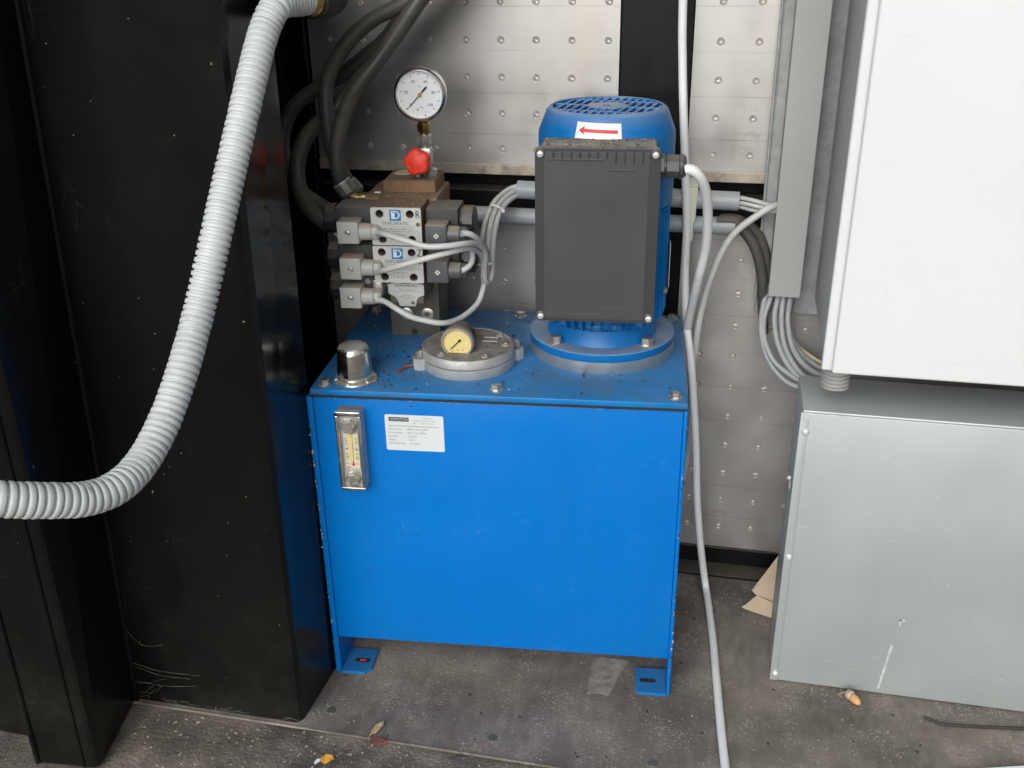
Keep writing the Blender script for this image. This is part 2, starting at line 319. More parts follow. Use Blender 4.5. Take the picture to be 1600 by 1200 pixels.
def thick(bm, x0, x1, z0, z1, y, t=0.0003): return box(bm, x0, x1, y - t, y, z0, z1)
def hexbolt(name, p, axis, r, h, parent, m='steel', washer=None, ph=0.0):
    p = Vector(p); d = Vector(axis).normalized(); bm = B()
    if washer: cyl(bm, p, p + d * 0.0016, washer, n=20); p = p + d * 0.0016
    lathe(bm, [(0, 0), (r, 0), (r, h * 0.85), (r * 0.86, h), (0, h)], p, d, 6, phase=ph)
    return obj(name, bm, m, parent)

# path points (metres) of the hoses and cables
P = {
 'hoseA': [(0.262, -0.05, 1.24), (0.215, -0.085, 0.985), (0.1815, -0.11, 0.9056), (0.1603, -0.13, 0.8841), (0.1115, -0.14, 0.8588), (0.0771, -0.15, 0.8277), (0.0554, -0.16, 0.789), (0.0532, -0.17, 0.7524), (0.0593, -0.175, 0.7021), (0.0689, -0.17, 0.6708), (0.0755, -0.165, 0.6543)],
 'hoseB': [(0.292, -0.09, 1.24), (0.24, -0.12, 0.985), (0.2092, -0.14, 0.9179), (0.1856, -0.16, 0.886), (0.1612, -0.17, 0.854), (0.1327, -0.18, 0.8168), (0.1046, -0.19, 0.782), (0.0843, -0.195, 0.7451), (0.075, -0.2, 0.7076), (0.0752, -0.2, 0.6819), (0.0769, -0.195, 0.6631)],
 'hoseC': [(0.25, -0.02, 1.24), (0.207, -0.045, 0.985), (0.177, -0.06, 0.9032), (0.1431, -0.07, 0.8723), (0.1107, -0.08, 0.8328), (0.0856, -0.085, 0.8135), (0.0505, -0.09, 0.7879), (0.0184, -0.1, 0.7702), (-0.0112, -0.11, 0.7516), (-0.0275, -0.12, 0.7271), (-0.0321, -0.13, 0.6984), (-0.0211, -0.15, 0.6677), (0.0021, -0.17, 0.6467), (0.0277, -0.185, 0.6365), (0.0515, -0.19, 0.6256), (0.0642, -0.19, 0.6244)],
 'hoseD': [(0.3, -0.045, 1.24), (0.24, -0.08, 0.985), (0.1889, -0.1, 0.9089), (0.1693, -0.11, 0.8828), (0.142, -0.115, 0.8475), (0.1112, -0.12, 0.8088), (0.0861, -0.125, 0.7847), (0.0594, -0.135, 0.7552), (0.0373, -0.155, 0.7346), (0.0238, -0.175, 0.717), (0.0165, -0.19, 0.6904), (0.0178, -0.2, 0.663), (0.0324, -0.215, 0.639), (0.0504, -0.225, 0.6261), (0.0659, -0.23, 0.6179)],
 'cabL1': [(0.1544, -0.283, 0.625), (0.1718, -0.297, 0.6265), (0.2026, -0.305, 0.6215), (0.2217, -0.305, 0.616), (0.246, -0.3, 0.6166), (0.2652, -0.285, 0.6171), (0.2748, -0.26, 0.6094), (0.2786, -0.24, 0.5978), (0.277, -0.225, 0.583), (0.2724, -0.215, 0.5624), (0.2707, -0.21, 0.5458), (0.2733, -0.2, 0.539), (0.2756, -0.19, 0.5501), (0.2744, -0.18, 0.562), (0.2705, -0.15, 0.5865), (0.2693, -0.12, 0.6049), (0.2703, -0.1, 0.6114), (0.2746, -0.07, 0.6175), (0.2869, -0.045, 0.6201), (0.3102, -0.045, 0.621)],
 'cabL2': [(0.1524, -0.283, 0.5743), (0.1679, -0.295, 0.5816), (0.1993, -0.3, 0.5931), (0.2459, -0.29, 0.6047), (0.2661, -0.265, 0.6047), (0.2718, -0.24, 0.5933), (0.2714, -0.22, 0.5769), (0.2683, -0.21, 0.5536), (0.2681, -0.2, 0.5387), (0.2693, -0.19, 0.5453), (0.2646, -0.16, 0.5758), (0.262, -0.14, 0.5922), (0.264, -0.12, 0.6092), (0.2663, -0.09, 0.6186), (0.2744, -0.06, 0.6233), (0.2859, -0.04, 0.6253), (0.3092, -0.04, 0.6262)],
 'cabR1': [(0.2599, -0.27, 0.6254), (0.2683, -0.265, 0.6228), (0.2748, -0.25, 0.6122), (0.2765, -0.225, 0.5932), (0.2758, -0.21, 0.5766), (0.2719, -0.2, 0.5532), (0.2658, -0.19, 0.5433), (0.2601, -0.18, 0.555), (0.2542, -0.165, 0.5723), (0.2536, -0.15, 0.5875), (0.2529, -0.12, 0.5997), (0.2552, -0.09, 0.6145), (0.2623, -0.06, 0.6228), (0.2766, -0.04, 0.6286), (0.3092, -0.04, 0.6308)],
 'cabR2': [(0.2574, -0.27, 0.5768), (0.2653, -0.265, 0.5814), (0.2671, -0.255, 0.5876), (0.2647, -0.245, 0.5936), (0.2681, -0.235, 0.5958), (0.2708, -0.22, 0.5855), (0.2691, -0.205, 0.5634), (0.2677, -0.195, 0.5379)],
 'cabL3': [(0.1478, -0.283, 0.5364), (0.1614, -0.29, 0.5363), (0.1789, -0.3, 0.5325), (0.1951, -0.3, 0.5233), (0.2058, -0.295, 0.5169), (0.2321, -0.285, 0.5115), (0.2491, -0.255, 0.5065), (0.2619, -0.22, 0.5149), (0.2673, -0.205, 0.5306), (0.2679, -0.195, 0.5451), (0.2665, -0.18, 0.5642)],
 'white': [(0.492, -0.05, 1.24), (0.4995, -0.05, 0.9013), (0.5044, -0.05, 0.8008), (0.5144, -0.06, 0.6785), (0.5223, -0.065, 0.5922), (0.5249, -0.07, 0.5204), (0.5311, -0.085, 0.4595), (0.5403, -0.1, 0.4077), (0.5485, -0.105, 0.3507), (0.5573, -0.11, 0.271), (0.5645, -0.11, 0.185), (0.5741, -0.1, 0.1002), (0.5856, -0.0855, 0.02), (0.5929, -0.1249, 0.007), (0.6025, -0.2073, 0.006), (0.6105, -0.2899, 0.006), (0.618, -0.3764, 0.006), (0.6264, -0.4587, 0.006), (0.6336, -0.5131, 0.006)],
 'motor': [(0.5264, -0.277, 0.7137), (0.5321, -0.277, 0.7139), (0.5424, -0.27, 0.7046), (0.5502, -0.25, 0.6824), (0.5539, -0.22, 0.6441), (0.5521, -0.19, 0.5949), (0.5445, -0.16, 0.5423), (0.5342, -0.1, 0.4654), (0.5281, -0.065, 0.4122), (0.5281, -0.05, 0.3806), (0.5306, -0.035, 0.3377), (0.5378, -0.025, 0.2687), (0.528, -0.02, 0.17), (0.5, -0.02, 0.05), (0.47, -0.022, 0.0065), (0.38, -0.03, 0.0065)],
 'signal': [(0.643, -0.045, 0.6188), (0.631, -0.06, 0.6186), (0.6126, -0.065, 0.6069), (0.589, -0.07, 0.5859), (0.5739, -0.075, 0.5614), (0.5581, -0.08, 0.5162), (0.5498, -0.08, 0.4685), (0.5456, -0.075, 0.4175), (0.5439, -0.065, 0.3627), (0.5439, -0.05, 0.3033), (0.5444, -0.03, 0.2274), (0.532, -0.014, 0.14), (0.505, -0.013, 0.06), (0.46, -0.014, 0.04), (0.38, -0.014, 0.04)],
 't1': [(0.6396, -0.03, 0.4994), (0.6366, -0.04, 0.4826), (0.6338, -0.05, 0.4532), (0.638, -0.06, 0.4242), (0.6501, -0.07, 0.3966), (0.6719, -0.08, 0.3778), (0.6942, -0.09, 0.3703), (0.7287, -0.1, 0.3659)],
 't2': [(0.6467, -0.03, 0.4999), (0.6445, -0.04, 0.4831), (0.6378, -0.05, 0.4574), (0.6412, -0.06, 0.4283), (0.6546, -0.075, 0.404), (0.6741, -0.085, 0.3901), (0.6926, -0.095, 0.3842), (0.7274, -0.1, 0.3776)],
 't3': [(0.654, -0.04, 0.5037), (0.6538, -0.045, 0.4854), (0.6516, -0.055, 0.4602), (0.6575, -0.065, 0.4315), (0.6689, -0.08, 0.4092), (0.683, -0.09, 0.395), (0.7007, -0.1, 0.3871), (0.7347, -0.11, 0.3828)],
 't4': [(0.6609, -0.04, 0.5041), (0.6616, -0.045, 0.4859), (0.6603, -0.055, 0.4607), (0.6654, -0.065, 0.4321), (0.6765, -0.08, 0.4117), (0.6903, -0.095, 0.3978), (0.7038, -0.11, 0.3938), (0.7374, -0.12, 0.3895)],
 't5': [(0.6704, -0.04, 0.5046), (0.6712, -0.045, 0.4865), (0.6695, -0.06, 0.4632), (0.6746, -0.07, 0.4347), (0.6843, -0.085, 0.4183), (0.6985, -0.1, 0.4074), (0.7151, -0.115, 0.4037), (0.7396, -0.125, 0.4034)],
 't6': [(0.6653, -0.025, 0.4993), (0.667, -0.03, 0.481), (0.6712, -0.04, 0.452), (0.6818, -0.05, 0.4223), (0.6976, -0.065, 0.407), (0.7177, -0.08, 0.3993), (0.7431, -0.09, 0.3959)],
 'beige': [(0.6663, -0.02, 0.4637), (0.6746, -0.025, 0.4317), (0.6867, -0.035, 0.4147), (0.702, -0.05, 0.406), (0.7188, -0.06, 0.3997), (0.7446, -0.07, 0.3961)],
 'black1': [(0.5622, -0.045, 0.593), (0.5846, -0.045, 0.594), (0.6014, -0.045, 0.5785), (0.6181, -0.045, 0.5537), (0.6293, -0.04, 0.5155), (0.6348, -0.035, 0.473), (0.6399, -0.03, 0.4263)],
 'black2': [(0.5663, -0.03, 0.591), (0.5881, -0.025, 0.5906), (0.6129, -0.02, 0.5756), (0.626, -0.02, 0.555), (0.6371, -0.02, 0.5198), (0.6458, -0.02, 0.4722)],
 'p1': [(0.577, -0.04, 0.6255), (0.5915, -0.042, 0.6257), (0.6113, -0.05, 0.6232), (0.6337, -0.048, 0.6183), (0.6499, -0.045, 0.6173)],
 'p2': [(0.5775, -0.045, 0.6197), (0.592, -0.047, 0.6199), (0.6117, -0.055, 0.6183), (0.6341, -0.05, 0.6135), (0.6504, -0.045, 0.612)],
 'p3': [(0.5779, -0.04, 0.6131), (0.5925, -0.042, 0.6133), (0.6123, -0.05, 0.6117), (0.6344, -0.048, 0.6104), (0.6507, -0.045, 0.6085)],
 'corr': [(0.1285, -0.3097, 0.9009), (0.1243, -0.3453, 0.8992), (0.1206, -0.3747, 0.8985), (0.1188, -0.4027, 0.8998), (0.1169, -0.4274, 0.896), (0.1108, -0.4432, 0.8773), (0.1092, -0.4679, 0.8496), (0.1058, -0.502, 0.8026), (0.0981, -0.5382, 0.7413), (0.0927, -0.5682, 0.692), (0.0827, -0.5995, 0.6303), (0.0823, -0.6421, 0.5878), (0.079, -0.6823, 0.5518), (0.0755, -0.7214, 0.5302), (0.0719, -0.7581, 0.5257), (0.0606, -0.7867, 0.5304), (0.0432, -0.8173, 0.5455), (0.0263, -0.8382, 0.5572), (0.0072, -0.8547, 0.5671), (-0.0166, -0.8762, 0.5806), (-0.12, -0.93, 0.625), (-0.3, -0.95, 0.68), (-0.55, -0.9, 0.72)],
}

# ================================================================ SETTING
bm = B(); box(bm, -30, 30, -40, 20, -0.5, -0.005); kind(obj('ground', bm, 'ground'), 'structure')
bm = B(); box(bm, -0.60, 1.70, -0.486, 0.10, -0.004, 0.0); kind(obj('floor', bm, 'floor'), 'structure')
bm = B()
s = spline([(-0.6, -0.4875, -0.0015), (0.2, -0.4875, -0.001), (0.6, -0.488, -0.0015), (1.7, -0.4875, -0.0015)], 0.02)
sweep(bm, s, [0.0016 + 0.0008 * random.random() for _ in s], 6)
kind(obj('floor_edge_trim', bm, 'floor', smooth=40), 'structure')
bm = B()
outl = [(0.434, -0.27), (0.4335, -0.30), (0.436, -0.349), (0.452, -0.345), (0.466, -0.347), (0.474, -0.31), (0.486, -0.27)]
poly_prism(bm, [(x, y, -0.001) for x, y in outl], [(x, y, 0.0006) for x, y in outl])
kind(obj('floor_patch', bm, 'patch'), 'structure')
for x, y in ((0.327, -0.456), (0.536, -0.458), (0.10, -0.45), (0.75, -0.457)):
    bm = B(); cyl(bm, (x, y, -0.002), (x, y, 0.0008), 0.0062, n=20, bev=0.0005)
    box(bm, x - 0.0035, x + 0.0035, y - 0.0006, y + 0.0006, 0.0008, 0.0011)
    o = obj('floor_screw', bm, 'manifold', smooth=30); o.parent = bpy.data.objects['floor']

bm = B(); box(bm, -3.0, 3.0, -1.05, 0.30, 1.95, 2.02); kind(obj('roof', bm, 'cab_shade_grey'), 'structure')

# ---------------------------------------------------------------- dimpled aluminium wall panels
def dimple_panel(x0, x1, z0, z1, label):
    root = empty('aluminium_panel', ((x0 + x1) / 2, 0, z0)); ox, oz = (x0 + x1) / 2, z0
    bm = B(); N = 12
    def cuts(lo, hi, base):
        k = math.floor((lo - base) / 0.05) - 1; out = [lo]
        while base + k * 0.05 < hi:
            v = base + k * 0.05
            if v > lo + 1e-4: out.append(v)
            k += 1
        return out + [hi]
    xs, zs = cuts(x0, x1, 0.025), cuts(z0, z1, 0.8737 - 0.025 - 1.0)
    for xa, xb in zip(xs, xs[1:]):
        for za, zb in zip(zs, zs[1:]):
            cx = round((xa + xb) / 2 / 0.05) * 0.05; cz = 0.8737 - round((0.8737 - (za + zb) / 2) / 0.05) * 0.05
            R = 0.0043 + random.uniform(-0.0003, 0.0003)
            P = lambda x, z, y=0.0: bm.verts.new((x - ox, y, z - oz))
            if not (xa + 0.006 < cx < xb - 0.006 and za + 0.006 < cz < zb - 0.006):
                bm.faces.new((P(xa, za), P(xb, za), P(xb, zb), P(xa, zb))); continue
            cor = [P(xb, zb), P(xa, zb), P(xa, za), P(xb, za)]
            def ring(r, y): return [P(cx + r * math.cos(2 * math.pi * k / N), cz + r * math.sin(2 * math.pi * k / N), y) for k in range(N)]
            r0 = ring(R * 1.2, 0.0); r1 = ring(R * 1.02, 0.0008); r2 = ring(R * 0.84, 0.0032); r4 = ring(R * 0.54, 0.0052); r3 = ring(R * 0.2, 0.0060)
            q = N // 4
            for k in range(4):
                for j in range(q): bm.faces.new((cor[k], r0[(k * q + j) % N], r0[(k * q + j + 1) % N]))
                bm.faces.new((cor[k - 1], r0[(k * q) % N], cor[k]))
            for a, b in ((r0, r1), (r1, r2), (r2, r4), (r4, r3)):
                for k in range(N): bm.faces.new((a[k], b[k], b[(k + 1) % N], a[(k + 1) % N])).smooth = True
            bm.faces.new(r3).smooth = True
    bmesh.ops.remove_doubles(bm, verts=bm.verts[:], dist=1e-6)
    front = bm.faces[:]
    box(bm, x0 - ox, x1 - ox, 0.0070, 0.018, 0, z1 - z0)
    for f in front:
        pass
    for a, b, c, d in (((x0, z0), (x0, z1), 0, 0), ((x1, z0), (x1, z1), 0, 0), ((x0, z0), (x1, z0), 0, 0)):
        p = [bm.verts.new((a[0] - ox, y, a[1] - oz)) for y in (0, 0.0070)]; q = [bm.verts.new((b[0] - ox, y, b[1] - oz)) for y in (0, 0.0070)]
        bm.faces.new((p[0], p[1], q[1], q[0]))
    me = bpy.data.meshes.new('sheet'); 
    bm.normal_update()
    for f in front:
        if f.is_valid and f.normal.y > 0.05: f.normal_flip()
    bm.to_mesh(me); bm.free(); me.materials.append(M['alu'])
    s = bpy.data.objects.new('sheet', me); C.objects.link(s); s.parent = root
    tag(root, label, 'wall panel', 'dimpled aluminium wall panels')
    return root, ox, oz
PX0, PX1, QX0, QX1 = -0.034, 0.4155, 0.5145, 1.30
for (a, b, lab) in ((PX0, PX1, 'dimpled aluminium wall panel above the black beam, behind the pressure gauge'), (QX0, QX1, 'dimpled aluminium wall panel strip above the black beam, right of the motor')):
    r, ox, oz = dimple_panel(a, b, 0.637, 1.25, lab)
    bm = B(); box(bm, a - ox, b - ox, -0.005, -0.0005, 0.0, 0.015, 0.0012); obj('bottom_lip', bm, 'alu_lip', r)
for (a, b, lab) in ((PX0, 0.4925, 'shadowed dimpled aluminium wall panel below the beam, behind the blue tank'), (QX0, QX1, 'dimpled aluminium wall panel below the beam, behind the cables right of the tank')):
    dimple_panel(a, b, 0.034, 0.562, lab)
wall = empty('black_wall_frame', (0.3, 0.05, 0))
def wp(name, *a, m='black_wall', bev=0.0015): 
    bm = B(); box(bm, a[0] - 0.3, a[1] - 0.3, a[2] - 0.05, a[3] - 0.05, a[4], a[5], bev); return obj(name, bm, m, wall)
wp('upright_post', 0.4165, 0.5135, 0.003, 0.06, 0.0, 1.25)
wp('cross_beam', -0.036, 0.4160, 0.008, 0.07, 0.556, 0.611)
wp('cross_beam', 0.514, 1.30, 0.008, 0.07, 0.556, 0.611)
wp('beam_recess', -0.30, 0.4160, 0.040, 0.075, 0.612, 0.640)
wp('beam_recess', 0.514, 1.30, 0.040, 0.075, 0.612, 0.640)
wp('base_rail', -0.30, 1.30, -0.003, 0.06, 0.0, 0.033)
wp('floor_angle', -0.10, 1.30, -0.040, -0.0035, 0.0, 0.0045, bev=0.001)
wp('corner_angle', -0.0615, -0.0365, -0.012, 0.07, 0.0, 1.25, m='black')
wp('corner_post', -0.30, -0.0645, -0.040, 0.07, 0.0, 1.25)
wp('side_sheet', -0.125, -0.118, -0.375, -0.041, 0.0, 1.25, bev=0)
wp('back_plate', -0.30, 1.40, 0.076, 0.09, 0.0, 1.25, bev=0)
tag(wall, 'black steel frame of post, beam and rail holding the aluminium panels', 'wall frame')

# ---------------------------------------------------------------- black steel column at left
col = empty('black_steel_column', (-0.05, -0.45, 0))
H = 1.30
bot = [(-0.236, -0.612), (-0.160, -0.606), (-0.1555, -0.6035), (-0.1545, -0.598), (-0.176, -0.486), (-0.170, -0.481), (0.0595, -0.481), (0.0665, -0.4785), (0.070, -0.4705), (0.0745, -0.369), (-0.236, -0.36)]
lean = [0.011, 0.011, 0.011, 0.011, 0.043, 0.043, 0.0143, 0.0143, 0.0143, 0.0100, 0.011]
bm = B()
poly_prism(bm, [(x + 0.05, y + 0.45, 0) for x, y in bot], [(x + 0.05 + l * H, y + 0.45, H) for (x, y), l in zip(bot, lean)])
obj('column_body', bm, 'black', col)
bm = B()      # hemmed edge running up the corner and a sealing bead in the inner corner
sweep(bm, [Vector((0.0735 + 0.05 - 0.002, -0.371 + 0.45, 0)), Vector((0.0735 + 0.05 - 0.002 + 0.0102 * H, -0.371 + 0.45, H))], [0.0028, 0.0028], 8)
obj('hemmed_edge', bm, 'black', col, smooth=60)
bm = B(); sweep(bm, [Vector((-0.1735 + 0.05, -0.4835 + 0.45, 0)), Vector((-0.1735 + 0.05 + 0.043 * H, -0.4835 + 0.45, H))], [0.004, 0.004], 8)
obj('weld_bead', bm, 'black_wall', col, smooth=60)
bm = B(); sweep(bm, [Vector((-0.2355 + 0.05, -0.6125 + 0.45, 0)), Vector((-0.2355 + 0.05 + 0.011 * H, -0.6125 + 0.45, H))], [0.0035, 0.0035], 8)
obj('hemmed_edge', bm, 'black', col, smooth=60)
bm = B(); sweep(bm, [Vector((-0.172 + 0.05, -0.6078 + 0.45, 0)), Vector((-0.172 + 0.05 + 0.011 * H, -0.6078 + 0.45, H))], [0.0016, 0.0016], 6)
obj('fold_seam', bm, 'black', col, smooth=60)
tag(col, 'glossy black folded steel column standing left of the blue tank', 'column')
bm = B()
poly_prism(bm, [(-0.75, -0.56, 0), (-0.25, -0.575, 0), (-0.25, -0.52, 0), (-0.75, -0.5, 0)], [(-0.74, -0.56, H), (-0.235, -0.575, H), (-0.235, -0.52, H), (-0.74, -0.5, H)])
tag(obj('black_steel_panel', bm, 'black'), 'black steel panel at the far left edge behind the column flange', 'panel')
bm = B()      # cobweb strands and fluff in the column's corners
def strand(p, q, sag, r=0.00012):
    p, q = Vector(p), Vector(q); mid = (p + q) / 2 + Vector((random.uniform(-.01, .01), -random.uniform(0, .004), -sag))
    s = spline([p, mid, q], 0.01); sweep(bm, s, [r * random.uniform(.5, 1.3) for _ in s], 4)
for k in range(9):
    z = abs(random.gauss(0.02, 0.04)); x = -0.172 + abs(random.gauss(0, 0.05))
    strand((-0.172 + 0.012 * random.random(), -0.4845, z), (x + 0.01, -0.4835, max(0.003, z + random.uniform(-.02, .02))), random.uniform(0, .012))
for k in range(12):
    x = random.uniform(-0.16, 0.05); strand((x, -0.484, random.uniform(0.002, .012)), (x + random.uniform(.01, .04), -0.4835, random.uniform(.002, .014)), random.uniform(-.003, .003))
o = obj('cobweb', bm, 'web'); kind(o, 'stuff'); o['label'] = 'thin pale cobweb strands in the corner of the black column'; o['category'] = 'cobweb'

bm = B()      # dust flecks clinging to the column
for k in range(34):
    z = random.uniform(0.0, 0.92); x = random.uniform(-0.16, 0.055) + 0.02 * z; r = random.choice((.0002, .0003, .0003, .0005)); e = random.uniform(1, 3.2)
    a, c = (e, 1) if random.random() < .5 else (1, e)
    box(bm, x - r * a, x + r * a, -0.4820, -0.4810, z - r * c, z + r * c)
for k in range(18):
    t = random.random(); z = random.uniform(0.0, 0.6); r = random.choice((.0003, .0004, .0006)); x = -0.176 + 0.043 * z + (0.0215 - .032 * z) * t; y = -0.486 - 0.112 * t
    box(bm, x - .0004, x + .0008, y - r, y + r, z - r, z + r * random.uniform(1, 3))
o = obj('dust_flecks', bm, 'fluff'); kind(o, 'stuff'); o['label'] = 'small grey dust flecks clinging to the black column'; o['category'] = 'dust'

# ================================================================ HYDRAULIC POWER UNIT
hpu = empty('hydraulic_power_unit', (0.0812, -0.3743, 0.0), 0.0927)
tag(hpu, 'blue hydraulic power unit with tank, electric motor, valves and gauges on top', 'hydraulic unit')
W = 0.469
bm = B(); box(bm, 0.0045, W - 0.0045, 0.0025, 0.283, 0.0637, 0.437, 0.002)
tank = obj('tank', bm, 'blue', hpu, smooth=35, label='bright blue painted steel oil tank')
bm = B(); box(bm, 0.0055, W - 0.0055, -0.0005, 0.0022, 0.0637, 0.4362, 0.0012); obj('front_panel', bm, 'blue', tank, smooth=35)
for x0, x1 in ((-0.001, 0.0052), (W - 0.0052, W)):
    bm = B(); box(bm, x0 - (0.0022 if x0 < 0.1 else 0), x1, -0.0022, 0.285, 0.001, 0.4372, 0.0024, 3); obj('side_plate', bm, 'blue', tank, smooth=35)
for x0, x1, inner in ((0.0055, 0.047, 1), (W - 0.047, W - 0.0055, -1)):
    for y0, y1 in ((-0.002, 0.048), (0.235, 0.285)):
        bm = B(); c = 0.009
        if inner > 0: ol = [(x0, y0), (x1 - c, y0), (x1, y0 + c), (x1, y1), (x0, y1)]
        else: ol = [(x1, y0), (x1, y1), (x0, y1), (x0, y0 + 0.004), (x0 + 0.004, y0)]
        poly_prism(bm, [(x, y, 0.0005) for x, y in ol], [(x, y, 0.0048) for x, y in ol])
        ft = obj('foot', bm, 'blue_lid', tank)
        if y0 < 0.1:
            cx = (x0 + x1) / 2 + 0.004 * inner
            bm = B(); pts = [(cx + 0.0075 * sx + 0.0038 * math.cos(a), 0.022 + 0.0038 * math.sin(a)) for sx, a0 in ((1, -90), (-1, 90)) for a in (math.radians(a0 + 30 * k) for k in range(7))]
            poly_prism(bm, [(x, y, 0.004) for x, y in pts], [(x, y, 0.0052) for x, y in pts]); obj('dark_slot_patch', bm, 'gasket', tank)  # raised dark patch stands in for the shaded slot hole
            if inner > 0:
                bm = B(); box(bm, cx - 0.004, cx + 0.005, 0.0205, 0.0235, 0.005, 0.0062, 0.0004); obj('wedge', bm, 'red', tank)
bm = B(); box(bm, 0.003, W - 0.004, -0.003, 0.288, 0.4375, 0.4412); obj('gasket', bm, 'gasket', tank)
bm = B(); box(bm, 0.004, W - 0.001, -0.005, 0.292, 0.4414, 0.449, 0.0012); lid = obj('lid', bm, 'blue_lid', hpu, smooth=35, label='dusty blue tank lid plate')
for i, (x, y) in enumerate(((0.0185, 0.011), (0.236, 0.013), (0.453, 0.011), (0.237, 0.268), (0.455, 0.275), (0.02, 0.275))):
    hexbolt('bolt', (x, y, 0.449), (0, 0, 1), 0.0066, 0.0055, lid, washer=0.0085, ph=0.3 * i)

for nm, m_, cnt in (('paint_chip', 'debris_pale', 46), ('rust_chip', 'debris_dark', 60)):
    bm = B()                                                    # chipped paint along the tank's edges
    for k in range(cnt):
        z = random.uniform(0.03, 0.43); r = random.uniform(.0003, .0009); e = random.uniform(1, 3); side = random.random()
        if side < .45: x, y = -0.0032 + random.uniform(0, .0022), -0.0022
        elif side < .8: x, y = W - random.uniform(0.0002, .003), -0.0022
        else: x, y, z, e = random.uniform(0.01, W - .01), -0.0005, 0.4362 - random.uniform(0.0, 0.0014), .6
        box(bm, x - r, x + r, y - 0.00015, y + 0.0012, z - r * e, z + r * e)
    kind(obj(nm, bm, m_, tank), 'stuff')
bm = B()
for k in range(70):
    x, z = 0.008 + abs(random.gauss(0, 0.05)), random.uniform(0.07, 0.42); r = random.uniform(.0003, .0008)
    if 0.03 < x < 0.08 and z > 0.3 or 0.09 < x: continue
    box(bm, x - r, x + r, -0.00075, -0.0003, z - r * random.uniform(.6, 1.8), z + r)
kind(obj('dirt_spatter', bm, 'debris_dark', tank), 'stuff')
# level gauge
bm = B(); ZL = 0.449
plate(bm, rrect(0.0375, 0.0700, 0.3150, 0.4265, 0.004), [], -0.014, -0.0006)
lg = obj('level_gauge', bm, 'cast', hpu, label='small oil level gauge with two hex bolts on the tank front')
bm = B()
for a in ((0.0375, 0.0700, 0.4205, 0.4265), (0.0375, 0.0700, 0.315, 0.3195), (0.0375, 0.0415, 0.3195, 0.4205), (0.0662, 0.0700, 0.3195, 0.4205)):
    box(bm, a[0], a[1], -0.0205, -0.0142, a[2], a[3], 0.0012)
obj('bezel', bm, 'chrome', lg, smooth=35)
bm = B(); box(bm, 0.0455, 0.0640, -0.0158, -0.0143, 0.3445, 0.3945, 0.0004); obj('scale_label', bm, 'label_cream', lg)
bm = B(); box(bm, 0.0520, 0.0565, -0.0172, -0.0159, 0.3565, 0.3945, 0.0005); obj('oil_column', bm, 'dial_yellow', lg)
bm = B()
for k in range(6):
    z = 0.352 + k * 0.0072; thick(bm, 0.0465, 0.0495, z - 0.0004, z + 0.0004, -0.0159); thick(bm, 0.0595, 0.0628, z - 0.0004, z + 0.0004, -0.0159)
obj('scale_mark', bm, 'ink_grey', lg)
for k, s_ in enumerate(('70', '50', '30')): text('scale_figure', s_, 0.0034, 0.0483, -0.0162, 0.3845 - k * 0.011, 'ink', lg); text('scale_figure', s_, 0.0034, 0.0612, -0.0162, 0.3835 - k * 0.011, 'ink', lg)
bm = B(); cyl(bm, (0.0555, -0.0158, 0.3515), (0.0555, -0.0172, 0.3515), 0.0017, n=14); box(bm, 0.0462, 0.0515, -0.0162, -0.0159, 0.3462, 0.3475); box(bm, 0.0549, 0.0561, -0.0166, -0.0159, 0.352, 0.358); obj('red_mark', bm, 'red_ink', lg)
for z in (0.4065, 0.3315): hexbolt('bolt', (0.054, -0.0142, z), (0, -1, 0), 0.0095, 0.0075, lg, washer=0.0098, ph=0.2)

# type sticker
bm = B(); prism(bm, rrect(0.0960, 0.1705, 0.3665, 0.4165, 0.0022), -0.0010, -0.0006)
st = obj('type_sticker', bm, 'paper_white', hpu, label='white printed type sticker on the tank front')
bm = B(); box(bm, 0.1010, 0.1265, -0.0012, -0.00105, 0.4075, 0.4130); obj('logo_bar', bm, 'ink', st)
text('logo_lettering', 'HYDROSTON', 0.0046, 0.1140, -0.00135, 0.4102, 'paper_white', st, xs=0.82)
bm = B(); box(bm, 0.0995, 0.1640, -0.00115, -0.00105, 0.4006, 0.4013); obj('rule_line', bm, 'ink_grey', st)
for k, (a, b) in enumerate((('Typenummer', 'CPBA 0-40/5-16901'), ('Serienummer', '5812  7eac 40004'), ('Bouwjaar', '2.5.2017'), ('Inhoud', '50 ltr'), ('Hydrauliekolie', 'H 10022'))):
    z = 0.3965 - k * 0.0050
    text('print_line', a, 0.0036, 0.0995, -0.0011, z, 'ink_grey', st, 'LEFT', xs=0.95); text('print_line', b, 0.0036, 0.1225 + k * 0.001, -0.0011, z, 'ink_grey', st, 'LEFT', xs=0.95)
for k, s_ in enumerate(('3142 DE 12', 'Telefoon  010-43 16 100', 'Fax         010-43 16 21')): text('print_line', s_, 0.0028, 0.1320 + (0.011 if k == 0 else 0), -0.0011, 0.4125 - k * 0.0036, 'ink_grey', st, 'LEFT')

